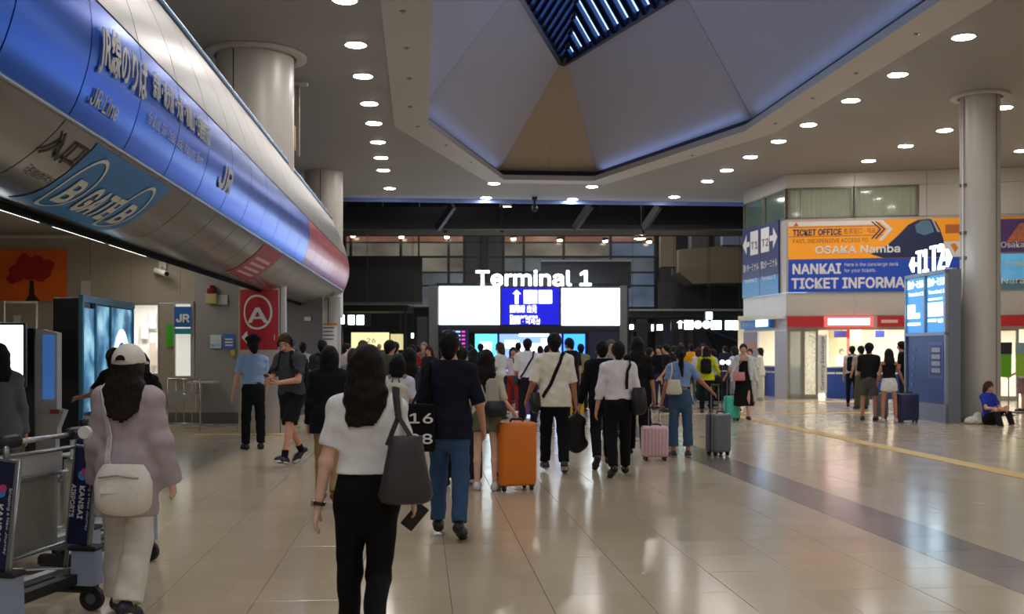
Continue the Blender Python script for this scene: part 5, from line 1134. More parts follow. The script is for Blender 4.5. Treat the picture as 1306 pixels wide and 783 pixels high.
boxsign('long lit exit sign with an arrow and two round marks on the far right', 856, 948, 407, 422, 46, ((863, 872, 408, 420, '^'), (873, 884, 408.5, 420, ''), (885, 895, 408, 420, 'o'), (896, 906, 408, 420, 'o'), (907, 920, 409, 420, ''), (925, 934, 409, 420.5, ''), (935, 944, 409, 420.5, '')))
boxsign('small green emergency exit lamp above the long lit sign', 899, 910, 396, 408, 45.6, ((900.5, 908.5, 398, 407, ''),)); boxsign('lit exit sign with three marks beyond the canopy end', 428, 472, 400, 416, 46, ((430, 439, 401.5, 413, ''), (444, 452, 402, 414, ''), (455, 464, 402, 414, ''))); boxsign('small lit sign just right of the gantry post', 803, 848, 412, 423, 47.5, ((803, 808, 414, 420, ''), (831, 833.5, 414, 422, ''), (838, 845, 414, 421, '')))
# lit rooms at floor level, left and right
t = thing('lit_counter', 'far counter with a lit cream back panel at the left', 'counter', (0, 0, 0)); slab('lit_panel', t, 448, 496, 424, 446, 56, .1, mat((150, 145, 110), .6, emit=.7, ecol=(215, 205, 150), var=.1)); slab('lit_panel', t, 498, 514, 426, 446, 56, .1, mat((150, 145, 110), .6, emit=.5, ecol=(205, 195, 140), var=.1)); slab('counter_front', t, 446, 516, 447, 484, 55.8, .4, mat((60, 60, 64), .6)); ft('26', 467, 478, 437, 11, M_DK, 55.95, t, .0, .02)
for (px0, px1, c) in ((532, 545, (58, 62, 60)), (812, 826, (44, 48, 60)), (846, 858, (60, 62, 84)), (866, 872, (86, 84, 80)), (878, 884, (104, 100, 92)), (890, 922, (78, 80, 104))): slab('door_post', we, px0, px1, 404, 484, YE - 3, .3, mat(c, .5))
boxsign('tiny green exit lamp in the far left doorway', 523, 529, 424, 432, 56, ((524.5, 527.5, 425, 431, ''),))
# ductwork cluster
t = thing('air_ducts', 'cluster of beige and grey air ducts under the far roof', 'ductwork', (0, 0, 0)); M_DU = mat((120, 112, 96), .55, .2); M_DU2 = mat((96, 94, 96), .5, .3)
MB().prism([(X(866, 51), Z(318, 51)), (X(945, 51), Z(312, 51)), (X(948, 51), Z(360, 51)), (X(884, 51), Z(362, 51)), (X(866, 51), Z(347, 51))], 2.5, Matrix.Translation((0, 51, 0))).build('plenum', M_DU, t)
slab('drop_duct', t, 882, 904, 292, 318, 51.5, 1., M_DU2); slab('drop_duct', t, 844, 862, 300, 340, 51.8, 1., M_DU); slab('drop_duct', t, 912, 922, 290, 320, 51.4, .6, M_DU2); slab('drop_duct', t, 922, 950, 264, 312, 50.8, 1.2, mat((140, 152, 186), .5, .2)); slab('support', t, 840, 952, 360, 396, 54.0, .4, mat((48, 48, 54), .6))
for px in (857, 888, 936): slab('hanger', t, px - 1, px + 1, 220, 300, 52, .1, M_DARK)
t = thing('escalator', 'dark escalator with a blue edge behind the long exit sign', 'escalator', (0, 0, 0)); MB().prism([(X(905, 54), Z(424, 54)), (X(912, 54), Z(418, 54)), (X(950, 54), Z(438, 54)), (X(950, 54), 0), (X(935, 54), 0)], 1.2, Matrix.Translation((0, 54, 0))).build('side', mat((34, 36, 46), .5), t); MB().bar(P(905, 421, 53.9), P(950, 438, 53.9), .1, .12).build('handrail', mat((70, 80, 130), .4), t)
# ================================================================ LUGGAGE
def suitcase(label, px, D, w, d, h, col, rz=0., handle=0., ribs=0, band=None, group=None, dx=0., metal=.0, sx=0):
    t = thing('suitcase', label, 'suitcase', (X(px, D) + dx, D, 0), R(rz), group); m = mat(col, .38, metal, var=.06, nscale=5, coat=.15); dk = mat((22, 22, 24), .5); z0 = .055
    for k, sgn in enumerate((-1, 1)): MB().rbox((0, sgn * d * .25, z0 + h / 2), (w, d * .49, h), .04, 3).build('shell', m, t, 'auto')
    MB().rbox((0, 0, z0 + h / 2), (w - .012, .03, h - .012), .03, 2).build('zip_band', dk, t)
    for k in range(ribs):
        x = -w * .4 + w * .8 * k / max(1, ribs - 1)
        for sgn in (-1, 1): MB().rbox((x, sgn * d * .5, z0 + h / 2), (w * .8 / ribs * .55, .014, h * .86), .006, 1).build('rib', m, t)
    for sx_ in (-1, 1):
        for sy in (-1, 1):
            MB().cyl((sx_ * (w / 2 - .05) - .014, sy * (d / 2 - .05), .03), (sx_ * (w / 2 - .05) + .014, sy * (d / 2 - .05), .03), .03, n=12).build('wheel', dk, t); MB().box((sx_ * (w / 2 - .05), sy * (d / 2 - .05), .06), (.05, .05, .03)).build('wheel_housing', dk, t)
            if h > .6: MB().rbox((sx_ * (w / 2 - .012), sy * .02, z0 + h / 2 + sy * h * .32), (.03, .05, .05), .008, 1).build('latch', dk, t)
    MB().tube([(-.08, -d * .2, z0 + h), (-.06, -d * .2, z0 + h + .03), (.06, -d * .2, z0 + h + .03), (.08, -d * .2, z0 + h)], .012, 8).build('carry_handle', dk, t, True)
    if handle:
        for x in (-.075, .075): MB().cyl((x, d * .3, z0 + h - .02), (x, d * .3, z0 + h + handle), .009, n=8).build('handle_rod', mat((150, 150, 155), .3, .8), t)
        MB().rbox((0, d * .3, z0 + h + handle), (.19, .03, .03), .012, 2).build('handle_grip', dk, t)
    return t
suitcase('large bright orange hard suitcase standing beside the woman in the olive skirt', 656, 12.05, .44, .30, .72, (226, 122, 24), 24, 0)
suitcase('small pink ribbed suitcase pulled by the woman in black', 835, 15.2, .37, .24, .44, (226, 186, 194), 3, .26, 7)
suitcase('grey hard suitcase held by the woman in the blue cropped top', 916, 15.9, .34, .24, .58, (104, 108, 114), 32, .42)
suitcase('mint green suitcase beside the woman with the pink bag', 933, 23.6, .30, .22, .50, (70, 200, 168), 20, .36)
suitcase('purple suitcase near the woman in red trousers', 678, 25, .36, .24, .58, (104, 72, 150), 0, .2)
suitcase('yellow suitcase behind the man in the cream shirt', 735, 24.5, .34, .24, .58, (218, 172, 32), 0, .0)
suitcase('navy blue suitcase leaning by the terminal totem', 1157.5, 23.0, .42, .26, .58, (22, 30, 74), 4, .0)
suitcase('slim dark grey suitcase in front of the woman in white shorts', 1123, 24.2, .30, .22, .55, (96, 98, 104), 0, .25)
suitcase('dark navy suitcase half hidden behind the woman in the olive skirt', 596, 12.6, .34, .26, .62, (24, 30, 58), 8, .3)
suitcase('white suitcase seen behind the woman with the gold bag', 832, 31, .36, .24, .5, (206, 206, 204), 0, .2)
# ================================================================ BAGGAGE CARTS (nested row, lower left)
def wheel(par, c, r=.065, ax=(1, 0, 0)):
    a = Vector(ax) * .018; c = Vector(c); w = MB().cyl(c - a, c + a, r, n=18).build('wheel', mat((34, 34, 36), .6), par); MB().cyl(c - a * 1.15, c + a * 1.15, r * .45, n=14).build('hub', mat((110, 112, 116), .4, .4), w)
def cart(label, loc, rz):
    """x across the cart, y along its travel; printed navy boards stand on both sides and face -x"""
    t = thing('baggage_cart', label, 'baggage cart', loc, rz, 'baggage carts parked at the lower left'); WH = .385
    ms = mat((150, 154, 160), .3, .8); mg = mat((156, 158, 152), .5, .2); mk = mat((24, 25, 28), .5); mn = mat((22, 30, 74), .4, var=.08); mw = mat((214, 218, 224), .4)
    LE = R(6)
    def up(z): return -math.tan(LE) * (z - .1)
    for sx in (-1, 1):
        x = sx * WH
        for dy in (-.075, .075): MB().tube([(x, dy + up(.2), .2), (x, dy + up(.37), .37), (x, dy + up(1.0), 1.0)], .014, 8).build('upright', ms, t, True)
        MB().rbox((x, .06, .15), (.09, .42, .08), .02, 1).build('wheel_arm', mk, t)
        b = MB(); b.prism([(-.055, .16), (.055, .16), (.045, .38), (-.045, .38)], .15, Matrix.Translation((x, -.16, 0))); b.build('fender', mat((150, 164, 192), .45), t)
        MB().rbox((x, -.08, .385), (.12, .19, .03), .01, 1).build('fender_cap', mk, t)
        wheel(t, (x, -.12, .075), .075); wheel(t, (x, .62, .06), .058)
        MB().bar((x * .9, .0, .24), (x * .6, .80, .20), .045, .045).build('deck_rail', ms, t)
        MB().tube([(x, up(1.0), 1.0), (x * .97, up(1.0) + .02, 1.06), (x * .86, up(1.0) + .04, 1.08)], .018, 8).build('handle_side', ms, t, True)
        MB().rbox((x * .80, up(1.0) + .04, 1.09), (.17, .07, .075), .03, 2).build('grip', mk, t)
        M = frame((x - .012, up(.40), .40), (x - .012, up(.40) - 1, .40)) @ Matrix.Rotation(LE, 4, 'Y')
        bd = MB(); bd.rbox((0, 0, .30), (.140, .02, .60), .03, 3); bd.v = [tuple(M @ Vector(v)) for v in bd.v]; bo = bd.build('logo_board', mn, t)
        fb = MB()
        for xx in (-.073, .073): fb.box((xx, 0, .30), (.012, .028, .60))
        for z in (-.004, .604): fb.box((0, 0, z), (.146, .028, .014))
        fb.v = [tuple(M @ Vector(v)) for v in fb.v]; fb.build('board_edge', ms, bo)
        M2 = M @ Matrix.Translation((0, -.011, 0)) @ Matrix.Rotation(R(90), 4, 'Y')
        text('KANSAI', .062, mw, M2 @ Matrix.Translation((-.37, 0, -.012)), bo, .20, .02, .002); text('AIRPORTS', .056, mw, M2 @ Matrix.Translation((-.37, 0, -.068)), bo, .20, .02, .002); text('Shaping a New Journey', .03, mw, M2 @ Matrix.Translation((-.46, 0, .045)), bo, .36, .0, .002)
        for q, (c, dx, dz) in enumerate((((60, 140, 210), 0, 0), ((205, 70, 130), .012, .022))):
            lb = MB(); lb.lathe([(.030 - .008 * q, 0), (.030 - .008 * q, -.004 - .002 * q), (.001, -.004 - .002 * q)], 16); lb.v = [tuple(M @ Matrix.Translation((-.005 + dx, -.010, .43 + dz)) @ Matrix.Rotation(R(-90), 4, 'X') @ Vector(v)) for v in lb.v]; lb.build('emblem', mat(c, .4), bo)
    MB().tube([(-WH * .7, up(1.0) + .04, 1.085), (WH * .7, up(1.0) + .04, 1.085)], .016, 8).build('handle_bar', mat((190, 192, 196), .3, .7), t, True)
    MB().box((0, .10, .62), (2 * WH - .06, .014, .44)).build('back_panel', mg, t); MB().box((0, .06, .93), (2 * WH - .08, .012, .13)).build('basket_front', mat((190, 194, 194), .45, .2), t); MB().box((0, .14, .86), (2 * WH - .08, .16, .012)).build('basket_floor', mg, t)
    for z in (.41, .85, 1.0): MB().cyl((-WH, .05 * (z < .9), z), (WH, .05 * (z < .9), z), .013, n=8).build('cross_tube', ms, t)
    MB().box((0, .42, .225), (.50, .76, .018)).build('deck_plate', mat((110, 112, 114), .4, .5), t)
    for y in (.10, .34, .58, .80): MB().bar((-.33, y, .24), (.33, y, .24), .07, .03).build('deck_slat', mat((172, 176, 180), .35, .6), t)
    MB().bar((-WH, -.02, .2), (WH, -.02, .2), .07, .06).build('axle_beam', mk, t)
    return t
cart('nearest luggage cart with two navy logo boards at the lower left', (-2.755, 6.12, 0), R(80)); cart('luggage cart parked farther back, partly behind the woman in the white cap', (-2.92, 7.62, 0), R(80))
# cart of piled bags far right
t = thing('loaded_trolley', 'trolley piled with dark bags behind the lime jacket person', 'baggage cart', (X(918, 28.4), 28.4, 0)); mk = mat((26, 26, 30), .6)
for x in (-.5, .5): MB().cyl((x - .02, 0, .06), (x + .02, 0, .06), .06, n=12).build('wheel', mk, t)
MB().box((0, 0, .16), (1.3, .6, .05)).build('deck', mat((140, 140, 145), .4, .6), t); MB().tube([(-.6, .2, .16), (-.62, .25, 1.0), (.62, .25, 1.0), (.6, .2, .16)], .02, 8).build('frame', mat((170, 170, 175), .3, .8), t, True)
for i, (x, z, sx_, sz_, c, lab) in enumerate(((-.42, .19, .44, .62, (20, 66, 44), 'dark green duffel bag on the trolley'), (.02, .19, .42, .70, (24, 24, 28), 'black bag in the middle of the trolley'), (.44, .19, .38, .78, (36, 28, 58), 'dark purple bag at the right end of the trolley'))):
    g = thing('travel_bag', lab, 'bag', (X(918, 28.4) + x, 28.4, z)); S = Sdf(); S.cap((-.1, 0, .18), (.1, 0, .18), .17, None, (sx_ / .5, .9, 1), k=.06); S.cap((-.08, 0, sz_ - .18), (.08, 0, sz_ - .18), .17, None, (sx_ / .5, .9, 1), k=.06); S.cut((0, 0, .003), (0, 0, -1)); ob('body', S.mesh('body', .02, wr=.004), cloth(c), g); MB().tube([(-.1, -.1, sz_ - .05), (-.08, -.1, sz_ + .05), (.08, -.1, sz_ + .05), (.1, -.1, sz_ - .05)], .015, 6).build('handle', mk, g, True)
for i, px in enumerate((921, 928.5)):
    p = P(px, 462, 26.2); g = thing('round_lamp', 'small round white lamp, %s of the pair beside the piled trolley' % ('left' if i == 0 else 'right'), 'lamp', p); MB().cyl((0, 0, 0), (0, -.04, 0), .055, n=16).build('lens', glow((240, 248, 255), 3), g); MB().cyl((0, .06, 0), (0, 0, 0), .06, n=16).build('case', mk, g); MB().cyl((0, .03, -p.z), (0, .03, 0), .012, n=8).build('stalk', mk, g)
def backpack(G, label, col, w=.30, h=.42, d=.15, z=.30, straps=True, y=-.19):
    t = carried(G, 'backpack', label, 'backpack'); c = G['sp'](z) + V3(0, y, 0); s = G['s']; S = Sdf(); up = G['J']['up']
    for sx in (-1, 1): S.cap(c + V3(sx * (w / 2 - .07), 0, 0) - up * (h / 2 - .07), c + V3(sx * (w / 2 - .08), 0, 0) + up * (h / 2 - .08), .075, None, (1, d / .15, 1), k=.08)
    S.cap(c - up * (h * .25) + V3(0, -.05, 0), c - up * (h * .05) + V3(0, -.05, 0), .07, None, (1.2, .7, 1), k=.03)
    ob('pack_body', S.mesh('pack_body', .014, wr=.003), cloth(col), t)
    b = MB(); q = c + up * (h / 2 + .0); b.tube([q + V3(-.04, -.01, 0), q + V3(-.03, -.01, .05), q + V3(.03, -.01, .05), q + V3(.04, -.01, 0)], .01, 6); b.build('grab_loop', cloth(tuple(max(8, int(x * .6)) for x in col)), t, True)
    if straps and G['S']:
        for sx in (-1, 1):
            a = G['sp'](z + h * .45 / s) + V3(sx * .08, -.1, 0); strap(G, t, [a, G['sp'](.545) + V3(sx * .09, -.03, .02), G['sp'](.545) + V3(sx * .09, .06, .02), G['sp'](.40) + V3(sx * .11, .12, 0), G['sp'](.25) + V3(sx * .14, .06, 0)], .05, tuple(max(8, int(x * .7)) for x in col))
    return t
def softbag(G, name, label, cat, col, c, w, h, d=.12, top=.7, vox=.012, parent=None, rnd=False):
    """soft bag: rounded-rectangle sections lofted from a full base to a narrow mouth"""
    t = parent or carried(G, name, label, cat); x, y, z = c; b = MB(); n = 28; vs = []
    rows = [(0, .70, .62), (.03, .86, .86), (.12, .98, 1.), (.35, 1 - (1 - top) * .30, .95), (.62, 1 - (1 - top) * .62, .8), (.88, 1 - (1 - top) * .95, .5), (.98, top, .36), (1., top * .97, .30)]
    if rnd: rows = [(0, .40, .40), (.03, .60, .62), (.10, .82, .85), (.22, .95, 1.), (.42, 1., 1.), (.65, .97, .85), (.85, .86, .55), (.97, .72, .32), (1., .68, .25)]
    for f, a, e in rows:
        for k in range(n):
            q = 2 * math.pi * k / n; cx, cy = math.cos(q), math.sin(q); p = .85 if rnd else .62
            vs.append((x + math.copysign(abs(cx) ** p, cx) * w / 2 * a + .004 * math.sin(5 * q + 9 * f), y + math.copysign(abs(cy) ** p, cy) * d / 2 * e * (1 + .06 * math.sin(3 * q + 14 * f)), z + f * h))
    fs = [(i * n + k, i * n + (k + 1) % n, (i + 1) * n + (k + 1) % n, (i + 1) * n + k) for i in range(len(rows) - 1) for k in range(n)] + [tuple(range(n))[::-1], tuple(range((len(rows) - 1) * n, len(rows) * n))]
    b.add(vs, fs); b.build('bag_body', mat(col, .55, var=.12, bump=.15, bscale=30), t, 'auto'); return t
# ================================================================ PEOPLE, nearest first
# -- woman in the white T-shirt, centre foreground
G = person('woman in a white T-shirt and black trousers walking away in the centre foreground', 468, 5.33, 1.61, 4, 'rkick', (-6, 13, 2, 10), (-4, 13, 30, 6), SKP, True, 1.05, 2, (2, -8),
           ((240, 242, 250), 'short', .125), ((14, 14, 17), 'slim'), ('long', (34, 22, 19), .30), (228, 228, 228), 0, curl=28)
wr, el = Vector(G['J']['wrL']), Vector(G['J']['elL']); d = (wr - el).normalized(); MB().cyl(wr - d * .03, wr - d * .012, .034, n=16).build('watch_strap', mat((40, 38, 42), .4), G['root']); MB().rbox(wr - d * .021 + Vector((-.03, -.01, 0)), (.014, .032, .032), .006).build('watch_face', mat((150, 150, 160), .2, .6), G['root'])
b = softbag(G, 'tote_bag', 'dark grey leather tote bag on the shoulder of the woman in the white T-shirt', 'bag', (58, 54, 58), (.20, -.17, .845), .27, .33, .15, .58, .010)
for k, x in enumerate((.11, .25)): strap_mesh('strap', [(x, -.19 + .0 * k, 1.13), (.16 + .01 * k, -.17, 1.26), (.145 + .012 * k, -.12, 1.36), (.14 + .012 * k, -.06, 1.408), (.14 + .012 * k, .01, 1.405), (.15, .07, 1.34)], .024, mat((44, 40, 46), .5), b, ctr=lambda p: Vector((.08, 0, 1.2)))
hr = G['handR']; ph = thing('phone', 'dark phone in the right hand of the woman with the tote bag', 'phone', hr, R(12)); M = Matrix.Rotation(R(38), 3, 'Y') @ Matrix.Rotation(R(14), 3, 'X')
MB().rbox((.0, -.01, -.035), (.074, .012, .15), .006, 2, M=M).build('body', mat((24, 24, 28), .3), ph); MB().rbox((.02, -.018, .012), (.028, .006, .03), .002, 1, M=M).build('lens_plate', mat((60, 60, 66), .3), ph)
# -- woman in the white cap
G = person('woman in a white cap and loose mauve shirt walking past the baggage carts', 162, 6.3, 1.58, -4, 'lstep', (4, 12, 16, 8), (0, 13, 14, 10), SKP, True, 1., 2, (2, 0), ((176, 164, 172), 'wide', -.27), ((226, 222, 216), 'wide'), ('long', (44, 30, 24), .44, 1.3), (40, 42, 56), 0, ('cap', (226, 222, 214)), loose=2.2)
cp = [c for c in G['root'].children if c.name.startswith('cap')][0]; hc = Vector(G['J']['head']); hu, hf = Vector(G['J']['hu']), Vector(G['J']['hf'])
b = MB(); n = 14; s_ = G['s']; pts = [(.030 * math.cos(math.pi * k / n), .034 * math.sin(math.pi * k / n)) for k in range(n + 1)]; base = hc + hu * .036 * s_ - hf * .139 * s_; b.add([base + Vector((x, 0, z * .95)) + hf * (z * .16) for x, z in pts], [tuple(range(n + 1))]); b.add([base - hf * .004 + Vector((x, 0, z * .95)) + hf * (z * .16) for x, z in pts], [tuple(range(n + 1))]); b.build('cap_opening', hairm((30, 22, 20)), cp)
MB().tube([base + Vector((x, .012 * abs(x) / .03, -.004)) for x in (-.04, -.02, 0, .02, .04)], .007, 6).build('cap_strap', cloth((205, 200, 192)), cp, True)
b = softbag(G, 'crossbody_bag', 'white crescent crossbody bag on the back of the woman in the cap', 'bag', (228, 224, 216), (.09, -.25, .65), .34, .29, .16, .72, .010, rnd=True)
strap(G, b, [(-.12, .06, 1.33), (-.125, -.03, 1.36), (-.15, -.14, 1.22), (-.13, -.2, 1.06), (-.07, -.2, .90)], .045, (218, 216, 212), .012)
MB().cyl((-.15, -.20, 1.12), (-.152, -.235, 1.12), .036, n=18).build('round_charm', mat((225, 226, 228), .4), b); MB().box((.04, -.328, .80), (.10, .012, .03)).build('flap_strip', cloth((238, 236, 230)), b); MB().tube([(-.03, -.31, .87), (.09, -.315, .885), (.2, -.30, .87)], .006, 6).build('zip', mat((170, 170, 170), .4, .5), b)
# -- man in the navy T-shirt
G = person('man in a navy T-shirt and blue jeans walking away with a printed black tote', 573, 9.0, 1.72, -2, 'lstep', (0, 12, 40, -8), (2, 16, 34, 6), SK, False, 1.04, 2, (0, -6), ((20, 25, 42), 'half', -.10), ((58, 84, 122), 'pants'), ('short', BLACK), (18, 18, 20), 0)
t = carried(G, 'printed_tote', 'black cotton tote printed with white numbers 16 and 28', 'bag'); MB().rbox((-.22, -.19, .945), (.24, .06, .40), .02, 2).build('bag_body', cloth((16, 16, 19)), t)
text('16', .155, M_WHITE, Matrix.Translation((-.325, -.222, .985)), t, .19, .02, .004); text('28', .155, M_WHITE, Matrix.Translation((-.325, -.222, .815)), t, .19, .02, .004)
for x in (-.29, -.15): strap_mesh('strap', [(x, -.19, 1.14), (-.18 + .1 * (x + .22), -.16, 1.36), (-.175 + .08 * (x + .22), -.06, 1.49), (-.175, .05, 1.46)], .025, cloth((18, 18, 20)), t, ctr=lambda p: Vector((-.05, 0, 1.2)))
# -- woman in cream top and olive skirt beside the orange suitcase
G = person('woman in a cream top and short olive skirt standing beside the orange suitcase', 620, 12.0, 1.58, -8, 'stand', (6, 10, 40, -10), (-4, 14, 55, 20), SKP, True, 1., 2, (0, 10), ((206, 198, 180), 'half', -.04), ((96, 94, 74), 'skirt', .24), ('long', (28, 22, 20), .30), (222, 222, 228), 1)
t = carried(G, 'waist_bag', 'small black crossbody bag on the back of the woman in cream', 'bag'); softbag(G, '', '', '', (22, 22, 24), (.14, -.19, .84), .26, .18, .12, .85, parent=t, rnd=True); strap(G, t, [(.08, -.17, 1.02), (-.02, -.16, 1.18), (-.09, -.10, 1.34), (-.10, 0, 1.40)], .025, (26, 26, 28))
S = Sdf(); S.cap((.09, -.135, 1.2), (.10, -.165, .90), .075, .085, (1, .22, 1), k=.02, flat=True); ob('vest_panel', S.mesh('vest_panel', .01), cloth((176, 174, 160)), G['root'])
# -- man in cream shirt with sling
G = person('man in an open cream short-sleeved shirt with a black sling bag walking away', 707, 13.7, 1.77, 2, 'lstep', (-8, 18, 30, 16), (-2, 12, 8, 8), SKT, False, 1.08, 2, (0, 4), ((238, 234, 220), 'half', -.11), ((18, 19, 25), 'pants'), ('short', (22, 20, 20)), (52, 50, 50), 1, loose=1.6)
t = carried(G, 'sling_bag', 'black sling bag worn across the back of the cream shirt', 'bag'); strap(G, t, [(.13, .06, 1.50), (.12, -.04, 1.52), (.06, -.18, 1.38), (-.08, -.2, 1.16), (-.2, -.14, .98)], .045, (24, 24, 26)); softbag(G, '', '', '', (22, 22, 24), (-.25, -.05, .78), .14, .26, .20, .9, parent=t, rnd=True)
# -- dark suit
G = person('man in a black suit with a white collar carrying a black case', 768, 14.2, 1.69, 0, 'rfwd', (4, 14, 2, 14), (-4, 10, 10, 6), SK, False, 1., 2, (0, 0), ((16, 17, 22), 'long', -.12, 'collar'), ((15, 16, 22), 'pants'), ('short', (20, 18, 18)), (14, 14, 15), 1)
hl = G['handL']; t = thing('briefcase', 'soft black case in the hand of the man in the black suit', 'bag', (hl.x - .03, hl.y, hl.z - .52), R(5)); S = Sdf(); S.cap((-.10, 0, .06), (.10, 0, .06), .06, None, (1, .8, 1), k=.04); S.cap((-.08, 0, .36), (.08, 0, .36), .05, None, (1, .7, 1), k=.04); S.cap((0, 0, .06), (0, 0, .36), .13, .11, (1, .4, 1), k=.04); ob('case_body', S.mesh('case_body', .012), mat((16, 16, 18), .5), t)
MB().tube([(-.06, 0, .39), (-.04, 0, .5), (.04, 0, .5), (.06, 0, .39)], .009, 6).build('handle', mat((16, 16, 18), .5), t, True)
# -- white shirt
G = person('man in a pale grey long-sleeved shirt and black trousers with a shoulder bag', 789, 13.25, 1.66, 3, 'rstep', (2, 13, 8, 9), (-6, 12, 40, 4), SK, False, 1.02, 2, (0, 0), ((228, 226, 232), 'long', .06, 'collar'), ((16, 17, 22), 'pants'), ('short', (26, 22, 21)), (16, 16, 18), 1)
t = carried(G, 'shoulder_bag', 'black bag strapped over the right shoulder of the pale shirt', 'bag'); strap(G, t, [(.14, .05, 1.40), (.14, -.04, 1.42), (.15, -.16, 1.28), (.17, -.17, 1.1)], .055, (22, 22, 26)); softbag(G, '', '', '', (20, 20, 24), (.24, -.08, .78), .20, .34, .22, .8, parent=t, rnd=True)
# -- woman in black with the pink suitcase
G = person('tall woman with long dark hair in a loose black top pulling the pink suitcase', 813, 15.6, 1.74, 2, 'lstep', (4, 8, 20, 0), (-10, 10, -6, 8), SKT, True, 1.05, 2, (0, 0), ((20, 19, 21), 'half', -.16), ((18, 18, 20), 'wide'), ('long', (26, 19, 18), .36), (60, 40, 34), 1, loose=1.8)
# -- blue cropped top
G = person('woman in a pale blue cropped top and jeans holding the grey suitcase', 868, 15.7, 1.64, 2, 'stand', (-2, 16, 4, 14), (8, 40, 22, 46), SKT, True, 1.02, 1, (0, -4), ((128, 158, 208), 'short', .17), ((66, 92, 122), 'crop'), ('pony', (20, 16, 16), .34), (60, 52, 48), 1)
b = softbag(G, 'shoulder_bag', 'cream leather shoulder bag on the woman in the blue cropped top', 'bag', (214, 206, 176), (-.13, -.17, .93), .24, .22, .13, .7); strap_mesh('strap', [(-.19, -.17, 1.13), (-.15, -.14, 1.28), (-.14, -.05, 1.39), (-.14, .03, 1.385)], .02, mat((210, 202, 175), .5), b, ctr=lambda p: Vector((0, 0, 1.1)))
# -- policeman
G = person('officer in a light blue shirt and black peaked cap standing by the red A sign', 323, 16.9, 1.76, 24, 'stand', (6, 14, 12, 12), (4, 8, 22, 0), SK, False, 1.04, 1, (2, 10), ((142, 168, 206), 'short', .10), ((18, 19, 24), 'pants'), ('short', (24, 21, 20)), (16, 16, 18), 1, ('visor', (24, 25, 34)))
b = MB().lathe([(.156, .0), (.162, .01), (.162, .035), (.156, .045)], 28); b.v = [(x, y * .76, z + float(G['sp'](.095)[2])) for x, y, z in b.v]; b.build('belt', mat((20, 20, 22), .4), G['root'])
# -- man looking at his phone
G = person('man with headphones in a dark grey T-shirt and black shorts looking at a phone', 372, 14.6, 1.82, 152, 'wide', (20, 6, 80, -42), (22, 8, 92, -30), (222, 165, 140), False, 1.14, 4, (24, 12), ((70, 74, 80), 'short', -.04), ((22, 23, 25), 'shorts', .92), ('short', (92, 66, 46)), (30, 30, 32), 0, face=True, curl=55, socks=(24, 24, 26), loose=1.3)
t = carried(G, 'headphones', 'black over-ear headphones worn by the man with the phone', 'headphones'); hc, hu, hf = [Vector(G['J'][k]) for k in ('head', 'hu', 'hf')]; hr_ = hf.cross(hu).normalized()
MB().tube([hc + hr_ * (.108 * math.cos(a)) + hu * (.135 * math.sin(a)) for a in [math.pi * k / 14 for k in range(15)]], .011, 8).build('headband', mat((22, 22, 24), .4), t, True)
for sg in (-1, 1): c = hc + hr_ * sg * .09; MB().cyl(c - hr_ * sg * .012, c + hr_ * sg * .035, .042, n=18).build('ear_cup', mat((20, 20, 22), .4), t)
hh_ = (G['handL'] + G['handR']) / 2; ph = thing('phone', 'black phone held by the man with headphones', 'phone', hh_ + Vector((0, 0, .02)), R(152)); MB().rbox((0, .02, .03), (.075, .012, .15), .006, 2, M=Matrix.Rotation(R(-55), 3, 'X')).build('body', mat((20, 20, 24), .3), ph); MB().rbox((0, .012, .036), (.066, .004, .138), .002, 1, M=Matrix.Rotation(R(-55), 3, 'X')).build('screen', mat((40, 50, 60), .1, emit=.1), ph)
backpack(G, 'dark backpack on the man with headphones', (34, 36, 42))
# -- black jacket, khaki trousers
G = person('short-haired person in a black jacket and khaki trousers behind the white T-shirt woman', 420, 10.9, 1.60, 0, 'lstep', (0, 12, 16, 8), (0, 12, 20, 6), SK, True, 1.1, 2, (0, 0), ((20, 22, 32), 'long', -.15), ((166, 136, 92), 'pants'), ('bob', (18, 16, 17)), (120, 62, 48), 1, loose=1.8)
# -- two women and a man between
G = person('woman in a pale grey T-shirt with a beige backpack, right of the long-haired foreground woman', 507, 11.6, 1.53, 0, 'stand', HANG, HANG, SKT, True, 1., 2, (0, 0), ((206, 208, 222), 'short', .0), ((60, 60, 72), 'pants'), ('bob', (20, 17, 17)), (40, 40, 44), 2); backpack(G, 'small beige backpack on the woman in the pale grey T-shirt', (196, 190, 172), .26, .34, .12, .28)
G = person('long-haired woman in dark grey beside the beige backpack', 522, 13.4, 1.60, -6, 'stand', HANG, HANG, SKT, True, 1.08, 2, (0, 0), ((54, 58, 74), 'short', -.05), ((36, 36, 44), 'pants'), ('long', (24, 19, 18), .34), (40, 40, 44), 2)
G = person('man in a slate grey shirt directly ahead of the navy T-shirt man', 581, 12.4, 1.68, 6, 'stand', HANG, HANG, SKT, False, 1.1, 2, (0, 14), ((78, 88, 102), 'short', -.05), ((32, 32, 40), 'pants'), ('short', (30, 25, 23)), (40, 40, 44), 2)
